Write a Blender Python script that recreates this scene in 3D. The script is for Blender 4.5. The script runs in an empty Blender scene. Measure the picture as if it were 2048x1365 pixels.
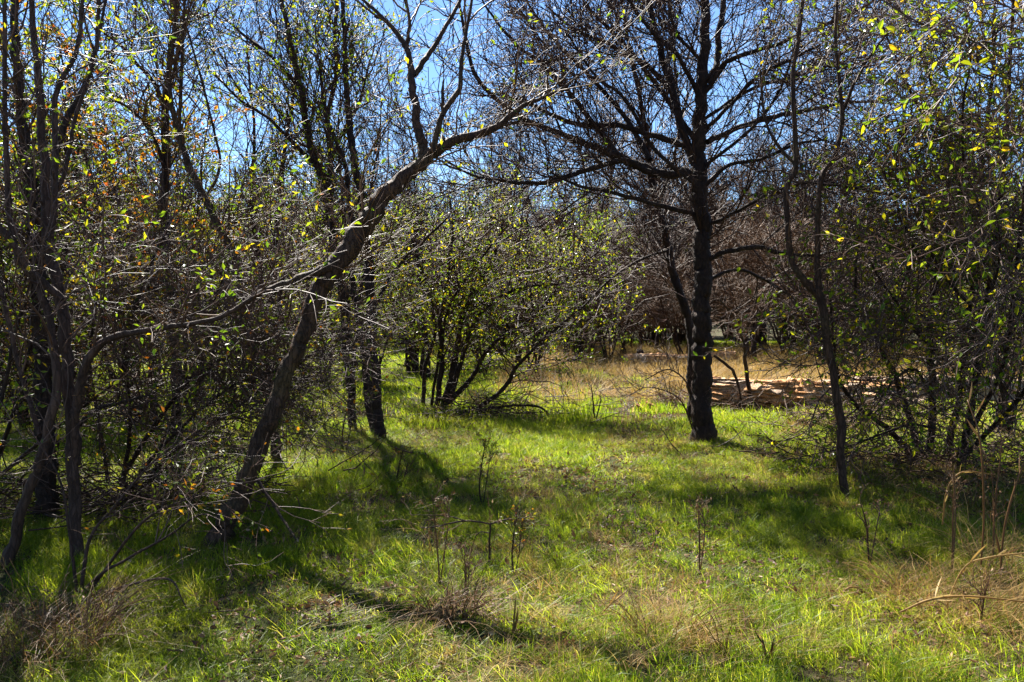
import bpy, math, random
import numpy as np
from mathutils import Matrix, Vector

S = bpy.context.scene
COL = S.collection
R_ = math.radians

# ------------------------------------------------------------------ camera, light, sky
FPX = 1593.0
PITCH = -math.atan(62.5 / FPX)
EYE = 1.6
cd = bpy.data.cameras.new('camera'); cam = bpy.data.objects.new('camera', cd); COL.objects.link(cam)
cd.sensor_width = 36; cd.lens = FPX / 2048 * 36; cd.clip_end = 2000; cd.clip_start = .05
cam.location = (0, 0, EYE); cam.rotation_euler = (math.pi / 2 + PITCH, 0, 0)
S.camera = cam
SUN_AZ, SUN_EL = -25.0, 47.0          # degrees from +Y (view axis), negative = left
W = bpy.data.worlds.new('World'); S.world = W; W.use_nodes = True
nt = W.node_tree; nt.nodes.clear()
sky = nt.nodes.new('ShaderNodeTexSky'); sky.sky_type = 'NISHITA'; sky.sun_disc = False
sky.sun_elevation = R_(SUN_EL); sky.sun_rotation = R_(SUN_AZ); sky.air_density = 1.0; sky.dust_density = 0.05; sky.ozone_density = 8.0
bg = nt.nodes.new('ShaderNodeBackground'); bg.inputs[1].default_value = 0.05
wo = nt.nodes.new('ShaderNodeOutputWorld')
tcw = nt.nodes.new('ShaderNodeTexCoord'); mpw = nt.nodes.new('ShaderNodeMapping'); mpw.inputs['Scale'].default_value = (1.2, 1.2, 4.5)
nzw = nt.nodes.new('ShaderNodeTexNoise'); nzw.inputs['Scale'].default_value = 2.2; nzw.inputs['Detail'].default_value = 7; nzw.inputs['Roughness'].default_value = .6
crw = nt.nodes.new('ShaderNodeMapRange'); crw.inputs['From Min'].default_value = .48; crw.inputs['From Max'].default_value = .78; crw.inputs['To Max'].default_value = .16
mxw = nt.nodes.new('ShaderNodeMixRGB'); mxw.inputs[2].default_value = (7.5, 8.0, 8.8, 1)      # thin veils of high cloud
nt.links.new(tcw.outputs['Generated'], mpw.inputs[0]); nt.links.new(mpw.outputs[0], nzw.inputs['Vector']); nt.links.new(nzw.outputs[0], crw.inputs[0])
nt.links.new(crw.outputs[0], mxw.inputs[0]); nt.links.new(sky.outputs[0], mxw.inputs[1]); nt.links.new(mxw.outputs[0], bg.inputs[0]); nt.links.new(bg.outputs[0], wo.inputs[0])
sd = bpy.data.lights.new('sun', 'SUN'); sd.energy = 5.0; sd.angle = R_(0.5); sd.color = (1, .955, .87)
sun = bpy.data.objects.new('sun', sd); COL.objects.link(sun)
sdir = Vector((math.sin(R_(SUN_AZ)) * math.cos(R_(SUN_EL)), math.cos(R_(SUN_AZ)) * math.cos(R_(SUN_EL)), math.sin(R_(SUN_EL))))
sun.rotation_euler = sdir.to_track_quat('Z', 'Y').to_euler()
sun.location = sdir * 50
S.view_settings.view_transform = 'Standard'; S.view_settings.look = 'None'
S.view_settings.gamma = 1; S.view_settings.use_curve_mapping = False
S.view_settings.exposure = 2.12
try:
    S.cycles.max_bounces = 6; S.cycles.transparent_max_bounces = 4
except Exception: pass

# ------------------------------------------------------------------ helpers
def at(px, py, d):
    dx = (px - 1024) / FPX; dz = -(py - 682.5) / FPX
    cp, sp = math.cos(PITCH), math.sin(PITCH)
    r = np.array([dx, cp - dz * sp, sp + dz * cp])
    r = r * (d / r[1])
    return np.array([r[0], r[1], EYE + r[2]])

def gh(x, y):
    x = np.asarray(x, float); y = np.asarray(y, float)
    return .03 * np.sin(x * .9 + y * .35) + .025 * np.sin(y * .8 - x * .5 + 1.3) + .012 * np.sin(x * 2.7 + y * 2.1)

def gp(px, py):
    dz = -(py - 682.5) / FPX; cp, sp = math.cos(PITCH), math.sin(PITCH)
    vz = sp + dz * cp; vy = cp - dz * sp; t = -EYE / vz
    x = (px - 1024) / FPX * t; y = vy * t
    return np.array([x, y, float(gh(x, y))])

def tag(o, label=None, cat=None, group=None, kind=None):
    if label: o['label'] = label
    if cat: o['category'] = cat
    if group: o['group'] = group
    if kind: o['kind'] = kind
    return o

def empty(name, loc, label, cat, group=None):
    o = bpy.data.objects.new(name, None); COL.objects.link(o); o.location = tuple(float(v) for v in loc); o.empty_display_size = .2
    return tag(o, label, cat, group)

def norm(v): return v / np.maximum(np.linalg.norm(v, axis=-1, keepdims=True), 1e-9)

class MB:
    def __init__(s): s.v = []; s.f4 = []; s.f3 = []; s.n = 0; s.t = []
    def add(s, v, f4=None, f3=None, tint=None):
        v = np.asarray(v, float).reshape(-1, 3)
        if f4 is not None and len(f4): s.f4.append(np.asarray(f4) + s.n)
        if f3 is not None and len(f3): s.f3.append(np.asarray(f3) + s.n)
        s.v.append(v); s.n += len(v)
        s.t.append(np.full(len(v), .5) if tint is None else np.asarray(tint, float).ravel())
        return s
    def mesh(s, name, mat, smooth=True, origin=None):
        v = np.concatenate(s.v)
        if origin is not None: v = v - np.asarray(origin)
        q = np.concatenate(s.f4).reshape(-1, 4) if s.f4 else np.zeros((0, 4), int)
        t = np.concatenate(s.f3).reshape(-1, 3) if s.f3 else np.zeros((0, 3), int)
        me = bpy.data.meshes.new(name)
        me.vertices.add(len(v)); me.vertices.foreach_set('co', v.astype(np.float32).ravel())
        loops = np.concatenate([q.ravel(), t.ravel()]).astype(np.int32)
        me.loops.add(len(loops)); me.loops.foreach_set('vertex_index', loops)
        nf = len(q) + len(t); me.polygons.add(nf)
        st = np.concatenate([np.arange(len(q)) * 4, len(q) * 4 + np.arange(len(t)) * 3]).astype(np.int32)
        me.polygons.foreach_set('loop_start', st)
        me.polygons.foreach_set('use_smooth', np.full(nf, smooth))
        a = me.attributes.new('tint', 'FLOAT', 'POINT'); a.data.foreach_set('value', np.concatenate(s.t).astype(np.float32))
        me.materials.append(mat)
        me.update(calc_edges=True)
        return me
    def obj(s, name, mat, parent=None, smooth=True, origin=None, kind=None):
        o = bpy.data.objects.new(name, s.mesh(name, mat, smooth, origin)); COL.objects.link(o)
        if parent is not None: o.parent = parent
        if kind: o['kind'] = kind
        return o

def tubes(mb, P, Rr, k, rough=0.0, rng=None, tint=None, capend=True):
    """P (N,m,3), Rr (N,m)"""
    N, m, _ = P.shape
    T = norm(np.gradient(P, axis=1))
    ref = np.where(np.abs(T.mean(1)[:, 2:3]) < .85, np.array([[0, 0, 1.]]), np.array([[1., 0, 0]]))[:, None, :]
    U = norm(np.cross(T, np.broadcast_to(ref, T.shape))); V = np.cross(T, U)
    a = np.arange(k) * 2 * math.pi / k
    rad = Rr[:, :, None] * np.ones(k)
    if rough:
        lob = rng.normal(0, 1, (N, 1, k)); lob = lob - .5 * (np.roll(lob, 1, 2) + np.roll(lob, -1, 2)) * .5
        rad = rad * (1 + rough * rng.normal(0, 1, rad.shape) + rough * .9 * lob)
    X = P[:, :, None, :] + rad[..., None] * (np.cos(a)[None, None, :, None] * U[:, :, None, :] + np.sin(a)[None, None, :, None] * V[:, :, None, :])
    n0 = (np.arange(N) * m * k)[:, None, None]
    i = (np.arange(m - 1) * k)[None, :, None]; j = np.arange(k)[None, None, :]; j2 = (j + 1) % k
    F = np.stack([n0 + i + j, n0 + i + j2, n0 + i + k + j2, n0 + i + k + j], -1).reshape(-1, 4)
    f3 = None
    if capend and k >= 5:
        e = n0[:, :, 0] + (m - 1) * k
        f3 = np.concatenate([np.stack([e[:, 0] + 0 * e[:, 0], e[:, 0] + q, e[:, 0] + q + 1], -1) for q in range(1, k - 1)])
    tt = None if tint is None else np.repeat(tint, m * k)
    mb.add(X, F, f3, tt)

def catmull(pts, n):
    pts = np.asarray(pts, float); K = len(pts)
    if K == 2: 
        t = np.linspace(0, 1, n)[:, None]; return pts[0] * (1 - t) + pts[1] * t
    ext = np.vstack([2 * pts[0] - pts[1], pts, 2 * pts[-1] - pts[-2]])
    s = np.linspace(0, K - 1 - 1e-6, n); i = s.astype(int); u = (s - i)[:, None]
    p0, p1, p2, p3 = ext[i], ext[i + 1], ext[i + 2], ext[i + 3]
    return .5 * (2 * p1 + (p2 - p0) * u + (2 * p0 - 5 * p1 + 4 * p2 - p3) * u ** 2 + (3 * p1 - p0 - 3 * p2 + p3) * u ** 3)

def grow(rng, P, Rr, n, L, ang, rmax, rtip, m=4, t0=.15, t1=1., wig=.25, up=.1, rf=.6, bias=None, Lt=.35):
    """n children on parents P (N,m,3)"""
    N, M, _ = P.shape
    seg = np.linalg.norm(np.diff(P, axis=1), axis=2).sum(1)
    idx = rng.choice(N, n, p=seg / seg.sum())
    t = t0 + (t1 - t0) * rng.random(n) ** .85
    s = t * (M - 1) - 1e-6; s = np.clip(s, 0, M - 1 - 1e-4); i = s.astype(int); u = (s - i)
    p = P[idx, i] * (1 - u)[:, None] + P[idx, i + 1] * u[:, None]
    T = norm(P[idx, i + 1] - P[idx, i])
    pr = Rr[idx, i] * (1 - u) + Rr[idx, i + 1] * u
    q = norm(np.cross(T, rng.normal(0, 1, (n, 3))))
    a = np.radians(ang * rng.uniform(.6, 1.35, n))[:, None]
    d = norm(np.cos(a) * T + np.sin(a) * q + np.array([0, 0, up]) + (0 if bias is None else np.asarray(bias)))
    ln = L * rng.uniform(.5, 1.35, n) * (1 - Lt * t)
    out = np.zeros((n, m, 3)); out[:, 0] = p
    for k in range(1, m):
        out[:, k] = out[:, k - 1] + d * (ln / (m - 1))[:, None]
        d = norm(d + wig * rng.normal(0, 1, (n, 3)) + np.array([0, 0, up * .5]))
    r0 = np.minimum(pr * rf, rmax * rng.uniform(.6, 1.2, n)); r0 = np.maximum(r0, rtip)
    tt = np.linspace(0, 1, m)[None, :]
    RR = r0[:, None] * (1 - tt) + rtip * tt
    return out, RR

def leafmesh(mb, rng, C, D, L, wr=.42, six=False, tint=None):
    n = len(C); D = norm(D); sd_ = norm(np.cross(D, rng.normal(0, 1, (n, 3)))); nn = np.cross(D, sd_)
    L = L[:, None]; w = L * wr * .5; fo = w * .45
    if tint is None: tint = rng.random(n)
    if not six:
        V = np.stack([C, C + D * L * .45 + sd_ * w + nn * fo, C + D * L, C + D * L * .45 - sd_ * w + nn * fo], 1)
        b = (np.arange(n) * 4)[:, None]
        F = np.concatenate([b + [0, 2, 1], b + [0, 3, 2]])
        mb.add(V, None, F, np.repeat(tint, 4))
    else:
        V = np.stack([C, C + D * L * .28 + sd_ * w * .85 + nn * fo, C + D * L * .62 + sd_ * w * .9 + nn * fo, C + D * L - nn * fo * .6,
                      C + D * L * .62 - sd_ * w * .9 + nn * fo, C + D * L * .28 - sd_ * w * .85 + nn * fo], 1)
        b = (np.arange(n) * 6)[:, None]
        F = np.concatenate([b + [0, 3, 2, 1], b + [0, 5, 4, 3]])
        mb.add(V, F, None, np.repeat(tint, 6))

def sample(rng, P, n, t0=.1):
    N, M, _ = P.shape
    idx = rng.integers(0, N, n); s = (t0 + (1 - t0) * rng.random(n)) * (M - 1) - 1e-4; i = np.clip(s.astype(int), 0, M - 2); u = (s - i)[:, None]
    return P[idx, i] * (1 - u) + P[idx, i + 1] * u, norm(P[idx, i + 1] - P[idx, i])

# ------------------------------------------------------------------ materials
def newmat(name):
    m = bpy.data.materials.new(name); m.use_nodes = True; n = m.node_tree; n.nodes.clear(); return m, n
def N_(n, t, **kw):
    x = n.nodes.new(t)
    for k, v in kw.items(): setattr(x, k, v)
    return x
def ramp(n, stops, interp='LINEAR'):
    r = n.nodes.new('ShaderNodeValToRGB'); r.color_ramp.interpolation = interp
    e = r.color_ramp.elements
    while len(e) < len(stops): e.new(.5)
    for el, (p, c) in zip(e, stops): el.position = p; el.color = (*c, 1)
    return r
def noise(n, scale, det=3, rough=.6, vec=None):
    x = n.nodes.new('ShaderNodeTexNoise'); x.inputs['Scale'].default_value = scale; x.inputs['Detail'].default_value = det; x.inputs['Roughness'].default_value = rough
    if vec is not None: n.links.new(vec, x.inputs['Vector'])
    return x

def bark_mat(name, c0, c1, c2, scale=14, bump=.6, moss=None, stretch=.22, rough=.75):
    m, n = newmat(name); L = n.links.new
    tc = N_(n, 'ShaderNodeTexCoord'); mp = N_(n, 'ShaderNodeMapping'); mp.inputs['Scale'].default_value = (1, 1, stretch)
    L(tc.outputs['Object'], mp.inputs['Vector'])
    a = noise(n, scale, 6, .7, mp.outputs[0]); v = N_(n, 'ShaderNodeTexVoronoi', feature='DISTANCE_TO_EDGE'); v.inputs['Scale'].default_value = scale * 2.2
    ad = N_(n, 'ShaderNodeVectorMath', operation='ADD'); sc = N_(n, 'ShaderNodeVectorMath', operation='SCALE'); sc.inputs['Scale'].default_value = .06
    L(a.outputs['Color'], sc.inputs[0]); L(mp.outputs[0], ad.inputs[0]); L(sc.outputs[0], ad.inputs[1]); L(ad.outputs[0], v.inputs['Vector'])
    r = ramp(n, [(.25, c0), (.5, c1), (.75, c2)]); L(a.outputs[0], r.inputs[0])
    col = r.outputs[0]
    b = noise(n, 2.3, 4, .6, tc.outputs['Object'])
    mr = ramp(n, [(.5, (0, 0, 0)), (.62, (1, 1, 1))]); L(b.outputs[0], mr.inputs[0])
    mx = N_(n, 'ShaderNodeMixRGB'); mx.inputs[2].default_value = (*(moss or tuple(x * 1.5 for x in c2)), 1)
    mf = N_(n, 'ShaderNodeMath', operation='MULTIPLY'); mf.inputs[1].default_value = .55; L(mr.outputs[0], mf.inputs[0])
    L(mf.outputs[0], mx.inputs[0]); L(col, mx.inputs[1]); col = mx.outputs[0]
    bs = N_(n, 'ShaderNodeBsdfPrincipled'); bs.inputs['Roughness'].default_value = rough; bs.inputs['Specular IOR Level'].default_value = .35
    L(col, bs.inputs['Base Color'])
    vr = ramp(n, [(0, (0, 0, 0)), (.12, (1, 1, 1))]); L(v.outputs[0], vr.inputs[0])
    mm = N_(n, 'ShaderNodeMath', operation='ADD'); L(vr.outputs[0], mm.inputs[0]); L(a.outputs[0], mm.inputs[1])
    bp = N_(n, 'ShaderNodeBump'); bp.inputs['Strength'].default_value = bump; bp.inputs['Distance'].default_value = .012; L(mm.outputs[0], bp.inputs['Height']); L(bp.outputs[0], bs.inputs['Normal'])
    o = N_(n, 'ShaderNodeOutputMaterial'); L(bs.outputs[0], o.inputs[0])
    return m

def twig_mat(name, c0, c1, rough=.5, spec=.5):
    m, n = newmat(name); L = n.links.new
    g = N_(n, 'ShaderNodeNewGeometry'); a = noise(n, 5, 3, .6, g.outputs['Position'])
    r = ramp(n, [(.35, c0), (.65, c1)]); L(a.outputs[0], r.inputs[0])
    bs = N_(n, 'ShaderNodeBsdfPrincipled'); bs.inputs['Roughness'].default_value = rough; bs.inputs['Specular IOR Level'].default_value = spec
    L(r.outputs[0], bs.inputs['Base Color'])
    o = N_(n, 'ShaderNodeOutputMaterial'); L(bs.outputs[0], o.inputs[0])
    return m

def leaf_mat(name, stops, trans=.5, rough=.38, tscale=1.35, patch=None, spec=.25, interp='LINEAR', randobj=False):
    """stops: colour ramp over the per-leaf tint; patch=(scale, colour, lo, hi, strength) blends a second colour in patches over the ground"""
    m, n = newmat(name); L = n.links.new
    at_ = N_(n, 'ShaderNodeAttribute', attribute_name='tint')
    fac = at_.outputs['Fac']
    if randobj:
        oi = N_(n, 'ShaderNodeObjectInfo'); ma = N_(n, 'ShaderNodeMath', operation='MULTIPLY_ADD'); ma.inputs[1].default_value = .45; 
        mb_ = N_(n, 'ShaderNodeMath', operation='MULTIPLY'); mb_.inputs[1].default_value = .55; L(fac, mb_.inputs[0])
        L(oi.outputs['Random'], ma.inputs[0]); L(mb_.outputs[0], ma.inputs[2]); fac = ma.outputs[0]
    r = ramp(n, stops, interp); L(fac, r.inputs[0]); col = r.outputs[0]
    if patch:
        g = N_(n, 'ShaderNodeNewGeometry')
        for (sc, pc, lo, hi, st) in patch:
            a = noise(n, sc, 4, .6, g.outputs['Position']); pr = ramp(n, [(lo, (0, 0, 0)), (hi, (1, 1, 1))]); L(a.outputs[0], pr.inputs[0])
            mf = N_(n, 'ShaderNodeMath', operation='MULTIPLY'); mf.inputs[1].default_value = st; L(pr.outputs[0], mf.inputs[0])
            mx = N_(n, 'ShaderNodeMixRGB'); L(mf.outputs[0], mx.inputs[0]); L(col, mx.inputs[1]); mx.inputs[2].default_value = (*pc, 1); col = mx.outputs[0]
    bs = N_(n, 'ShaderNodeBsdfPrincipled'); bs.inputs['Roughness'].default_value = rough; bs.inputs['Specular IOR Level'].default_value = spec
    L(col, bs.inputs['Base Color'])
    tr = N_(n, 'ShaderNodeBsdfTranslucent')
    mu = N_(n, 'ShaderNodeMixRGB', blend_type='MULTIPLY'); mu.inputs[0].default_value = 1; mu.inputs[2].default_value = (tscale, tscale * .98, tscale * .7, 1)
    L(col, mu.inputs[1]); L(mu.outputs[0], tr.inputs[0])
    ms = N_(n, 'ShaderNodeMixShader'); ms.inputs[0].default_value = trans; L(bs.outputs[0], ms.inputs[1]); L(tr.outputs[0], ms.inputs[2])
    o = N_(n, 'ShaderNodeOutputMaterial'); L(ms.outputs[0], o.inputs[0])
    return m

M = {}
M['bark_dark'] = bark_mat('dark_bark', (0.0117, 0.0047, 0.0022), (0.0293, 0.0123, 0.0061), (0.0628, 0.0294, 0.0156), 22, 1.0, (0.0837, 0.0442, 0.0239))
M['bark_brown'] = bark_mat('brown_bark', (0.0217, 0.0091, 0.0037), (0.0521, 0.0222, 0.0093), (0.0998, 0.0468, 0.0209), 16, 1.0, (0.0781, 0.0488, 0.0139))
M['bark_grey'] = bark_mat('grey_bark', (0.0261, 0.0118, 0.0070), (0.0512, 0.0240, 0.0144), (0.0930, 0.0456, 0.0278), 15, .9, (0.1116, 0.0586, 0.0372))
M['bark_pale'] = bark_mat('pale_bark', (0.0650, 0.0340, 0.0208), (0.1170, 0.0640, 0.0400), (0.1950, 0.1150, 0.0736), 15, .8, (0.2340, 0.1500, 0.0960))
M['twig_dark'] = twig_mat('dark_twig', (0.0237, 0.0101, 0.0050), (0.0810, 0.0346, 0.0181), .6, .25)
M['twig_brown'] = twig_mat('brown_twig', (0.0497, 0.0235, 0.0096), (0.1490, 0.0708, 0.0263), .6, .25)
M['twig_grey'] = twig_mat('grey_twig', (0.0416, 0.0204, 0.0132), (0.1456, 0.0784, 0.0510), .55, .3)
M['leaf_green'] = leaf_mat('green_leaf', [(0, (.05, .10, .008)), (.5, (.15, .22, .01)), (.85, (.30, .29, .01)), (1, (.42, .28, .012))], .55, .33, 1.6)
M['leaf_autumn'] = leaf_mat('autumn_leaf', [(0, (.07, .10, .008)), (.4, (.20, .17, .01)), (.7, (.34, .17, .012)), (1, (.38, .08, .012))], .5, .4)
M['leaf_mix'] = leaf_mat('mixed_leaf', [(0, (.04, .07, .008)), (.6, (.13, .16, .01)), (.82, (.26, .19, .01)), (1, (.36, .10, .012))], .5, .38)
GR = [(0, (.042, .095, .005)), (.35, (.11, .175, .008)), (.72, (.21, .25, .012)), (.88, (.31, .28, .05)), (1, (.42, .32, .13))]
M['grass'] = leaf_mat('grass_blade', GR, .6, .42, 1.75, [(.6, (.30, .30, .02), .5, .66, .4), (1.9, (.34, .23, .09), .60, .70, .6)], .22, randobj=True)
M['straw'] = leaf_mat('dry_straw', [(0, (.11, .055, .015)), (.3, (.24, .14, .04)), (.7, (.38, .25, .09)), (1, (.5, .38, .19))], .4, .6, 1.2, randobj=True)
M['rust'] = leaf_mat('rusty_stalk', [(0, (.04, .018, .008)), (.5, (.15, .075, .028)), (1, (.36, .22, .10))], .3, .5, 1.2)
M['litter'] = leaf_mat('leaf_litter', [(0, (.05, .025, .012)), (.4, (.14, .065, .03)), (.75, (.26, .14, .07)), (1, (.42, .30, .18))], .2, .6, 1.1)

def ground_mat():
    m, n = newmat('soil_and_moss'); L = n.links.new
    g = N_(n, 'ShaderNodeNewGeometry'); a = noise(n, 1.3, 8, .65, g.outputs['Position']); b = noise(n, 30, 5, .7, g.outputs['Position'])
    c = noise(n, .22, 3, .5, g.outputs['Position'])
    r = ramp(n, [(.3, (.02, .014, .008)), (.5, (.05, .034, .018)), (.7, (.12, .085, .045))]); L(b.outputs[0], r.inputs[0])
    g1 = ramp(n, [(.35, (.018, .026, .006)), (.65, (.06, .065, .016))]); L(b.outputs[0], g1.inputs[0])
    pr = ramp(n, [(.42, (1, 1, 1)), (.58, (0, 0, 0))]); L(a.outputs[0], pr.inputs[0])
    mx = N_(n, 'ShaderNodeMixRGB'); L(pr.outputs[0], mx.inputs[0]); L(r.outputs[0], mx.inputs[1]); L(g1.outputs[0], mx.inputs[2])
    bs = N_(n, 'ShaderNodeBsdfPrincipled'); bs.inputs['Roughness'].default_value = .95; bs.inputs['Specular IOR Level'].default_value = .15
    L(mx.outputs[0], bs.inputs['Base Color'])
    bp = N_(n, 'ShaderNodeBump'); bp.inputs['Strength'].default_value = .9; bp.inputs['Distance'].default_value = .03; L(b.outputs[0], bp.inputs['Height']); L(bp.outputs[0], bs.inputs['Normal'])
    o = N_(n, 'ShaderNodeOutputMaterial'); L(bs.outputs[0], o.inputs[0]); return m
M['ground'] = ground_mat()
M['rot_wood'] = bark_mat('rotten_wood', (.22, .08, .022), (.58, .27, .09), (.62, .36, .17), 9, 1.0, (.6, .48, .34), .22)
M['grey_wood'] = bark_mat('weathered_wood', (.14, .085, .05), (.28, .19, .12), (.42, .31, .21), 10, .9, (.4, .31, .22), .22)

# ------------------------------------------------------------------ ground
xs = np.concatenate([-np.geomspace(300, 12, 14), np.linspace(-11.5, 11.5, 116), np.geomspace(12, 300, 14)])
ys = np.concatenate([np.linspace(-30, 1, 10), np.linspace(1.2, 20, 110), np.geomspace(20.5, 600, 40)])
X, Y = np.meshgrid(xs, ys); Z = gh(X, Y)
mb = MB(); nx, ny = len(xs), len(ys)
ii = (np.arange(ny - 1)[:, None] * nx + np.arange(nx - 1)[None, :]).ravel()
mb.add(np.stack([X, Y, Z], -1), np.stack([ii, ii + 1, ii + nx + 1, ii + nx], -1))
tag(mb.obj('ground', M['ground']), kind='structure')

# ------------------------------------------------------------------ scatter with geometry nodes
def make_scatter(name, protos, P, rot, tilt, scl, idx, kind='stuff', label=None, cat=None, parent=None):
    pc = bpy.data.collections.new(name + '_source')
    for i, me in enumerate(protos):
        o = bpy.data.objects.new('%s_piece_%02d' % (name, i), me); pc.objects.link(o)
    me = bpy.data.meshes.new(name); me.vertices.add(len(P)); me.vertices.foreach_set('co', P.astype(np.float32).ravel())
    a = me.attributes.new('rot', 'FLOAT_VECTOR', 'POINT'); a.data.foreach_set('vector', np.stack([tilt[:, 0], tilt[:, 1], rot], -1).astype(np.float32).ravel())
    a = me.attributes.new('scl', 'FLOAT_VECTOR', 'POINT'); a.data.foreach_set('vector', scl.astype(np.float32).ravel())
    a = me.attributes.new('idx', 'INT', 'POINT'); a.data.foreach_set('value', idx.astype(np.int32))
    o = bpy.data.objects.new(name, me); COL.objects.link(o); tag(o, label, cat, kind=kind)
    ng = bpy.data.node_groups.new(name + '_nodes', 'GeometryNodeTree')
    ng.interface.new_socket('Geometry', in_out='INPUT', socket_type='NodeSocketGeometry'); ng.interface.new_socket('Geometry', in_out='OUTPUT', socket_type='NodeSocketGeometry')
    gi = ng.nodes.new('NodeGroupInput'); go = ng.nodes.new('NodeGroupOutput')
    ci = ng.nodes.new('GeometryNodeCollectionInfo'); ci.inputs['Collection'].default_value = pc; ci.inputs['Separate Children'].default_value = True; ci.inputs['Reset Children'].default_value = True
    ip = ng.nodes.new('GeometryNodeInstanceOnPoints'); ip.inputs['Pick Instance'].default_value = True
    def na(nm, ty):
        x = ng.nodes.new('GeometryNodeInputNamedAttribute'); x.data_type = ty; x.inputs['Name'].default_value = nm; return x.outputs['Attribute']
    L = ng.links.new
    L(gi.outputs[0], ip.inputs['Points']); L(ci.outputs[0], ip.inputs['Instance']); L(na('idx', 'INT'), ip.inputs['Instance Index'])
    e2r = ng.nodes.new('FunctionNodeEulerToRotation'); L(na('rot', 'FLOAT_VECTOR'), e2r.inputs[0]); L(e2r.outputs[0], ip.inputs['Rotation'])
    L(na('scl', 'FLOAT_VECTOR'), ip.inputs['Scale']); L(ip.outputs[0], go.inputs[0])
    md = o.modifiers.new('scatter', 'NODES'); md.node_group = ng
    return o

def blades(mb, rng, n, rad, h0, h1, w, lean=.45, curl=.5, segs=3, c=(0, 0, 0), tint=None):
    a = rng.random(n) * 2 * math.pi; r = rad * np.sqrt(rng.random(n)); c = np.asarray(c)
    b = np.stack([r * np.cos(a), r * np.sin(a), np.zeros(n)], -1) + c
    da = rng.random(n) * 2 * math.pi; dh = np.stack([np.cos(da), np.sin(da), 0 * da], -1)
    h = rng.uniform(h0, h1, n)[:, None]; ln = np.abs(rng.normal(0, lean, n))[:, None]; cu = np.abs(rng.normal(0, curl, n))[:, None]
    side = np.stack([-np.sin(da + .6), np.cos(da + .6), 0 * da], -1)
    ww = (w * rng.uniform(.6, 1.4, n))[:, None]
    V = []
    for k in range(segs):
        s = k / segs
        p = b + dh * h * (ln * s + cu * s * s) + np.array([0, 0, 1]) * h * (s - .35 * cu * s * s)
        k_ = ww * (1 - s * .75) * .5
        V += [p - side * k_, p + side * k_]
    V.append(b + dh * h * (ln + cu) + np.array([0, 0, 1]) * h * (1 - .5 * cu))
    V = np.stack(V, 1); m = V.shape[1]; o = (np.arange(n) * m)[:, None]
    q = np.concatenate([o + [2 * k, 2 * k + 1, 2 * k + 3, 2 * k + 2] for k in range(segs - 1)]) if segs > 1 else None
    f3 = o + [2 * segs - 2, 2 * segs - 1, 2 * segs]
    mb.add(V, q, f3, np.repeat(rng.random(n) if tint is None else tint, m))

rng = np.random.default_rng(7)
tufts = []
for k in range(7):
    mb = MB(); blades(mb, rng, 50, .085, .02, [.07, .09, .11, .06, .08, .13, .08][k], .0042, .55, .6, 3)
    tufts.append(mb.mesh('grass_tuft', M['grass'], True))
coarse = []
for k in range(5):
    mb = MB(); blades(mb, rng, 60, .26, .04, [.10, .13, .17, .11, .15][k], .010, .45, .4, 2)
    coarse.append(mb.mesh('grass_tuft_far', M['grass'], True))
dry = []
for k in range(5):
    mb = MB(); blades(mb, rng, 34, .09, .06, [.16, .22, .30, .20, .26][k], .0042, .7, .9, 3)
    dry.append(mb.mesh('dry_tuft', M['straw'], True))

def vnoise(x, y, s, seed):
    """cheap smooth noise 0..1"""
    r = np.random.default_rng(seed); v = 0
    for q in range(7):
        a = r.random() * 6.28; f = s * r.uniform(.6, 1.7); v = v + np.sin((x * math.cos(a) + y * math.sin(a)) * f + r.random() * 6.28)
    return .5 + v / 7 * .95

def wedge(rng, n, y0, y1, marg=1.2, slope=.66, power=1.):
    y = y0 + (y1 - y0) * rng.random(n) ** power; hw = slope * y + marg; x = rng.uniform(-1, 1, n) * hw.max()
    k = np.abs(x) < hw; return x[k], y[k]

dirt = [(gp(1190, 985), .5, .75), (gp(1225, 925), .3, .9), (gp(1255, 865), .34, 1.6), (gp(1270, 830), .4, 1.4), (gp(1250, 1040), .35, .4), (gp(1260, 1100), .42, .35), (gp(1080, 950), .5, .4), (gp(560, 1230), .3, .15), (gp(730, 1010), .35, .35), (gp(1540, 960), .4, .3), (gp(1580, 1190), .3, .14), (gp(1010, 1290), .45, .12), (gp(1380, 1075), .3, .2), (gp(900, 1240), .35, .22),
        (gp(1960, 960), 1.9, .75), (gp(1820, 925), 1.0, .7), (gp(300, 1010), .9, .6), (gp(80, 1230), .55, .35), (gp(1600, 860), 1.2, .5), (gp(1230, 1010), .35, .3)]
def dirtmask(x, y):
    m = np.zeros_like(x)
    for c, a, b in dirt: m = np.maximum(m, np.exp(-(((x - c[0]) / a) ** 2 + ((y - c[1]) / b) ** 2) * 1.2))
    return m

def dryzone(x, y):
    y = y + 3.2 * (vnoise(x, y, 1.1, 77) - .5) + 1.2 * (vnoise(x, y, 4.0, 78) - .5)
    z = np.clip((y - 13.2) / 2.2, 0, 1) * np.clip(1.35 - 1.1 * np.clip((vnoise(x, y, 1.7, 79) - .45) * 4, 0, 1) * (x < 3.2), .15, 1) * np.clip((x - .6 * (y - 12) / 8 + 1.2) / 1.5, 0, 1) * np.clip((33 - y) / 4, 0, 1)
    return z

def put(name, protos, x, y, h, hs, label, cat, tl=.12):
    n = len(x); P = np.stack([x, y, gh(x, y) - .004], -1); s = h * rng.uniform(.65, 1.3, n)
    hs = s * hs * rng.uniform(.7, 1.25, n)
    return make_scatter(name, protos, P, rng.random(n) * 6.283, rng.normal(0, tl, (n, 2)), np.stack([s, s, hs], -1), rng.integers(0, len(protos), n), 'stuff', label, cat)

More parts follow.
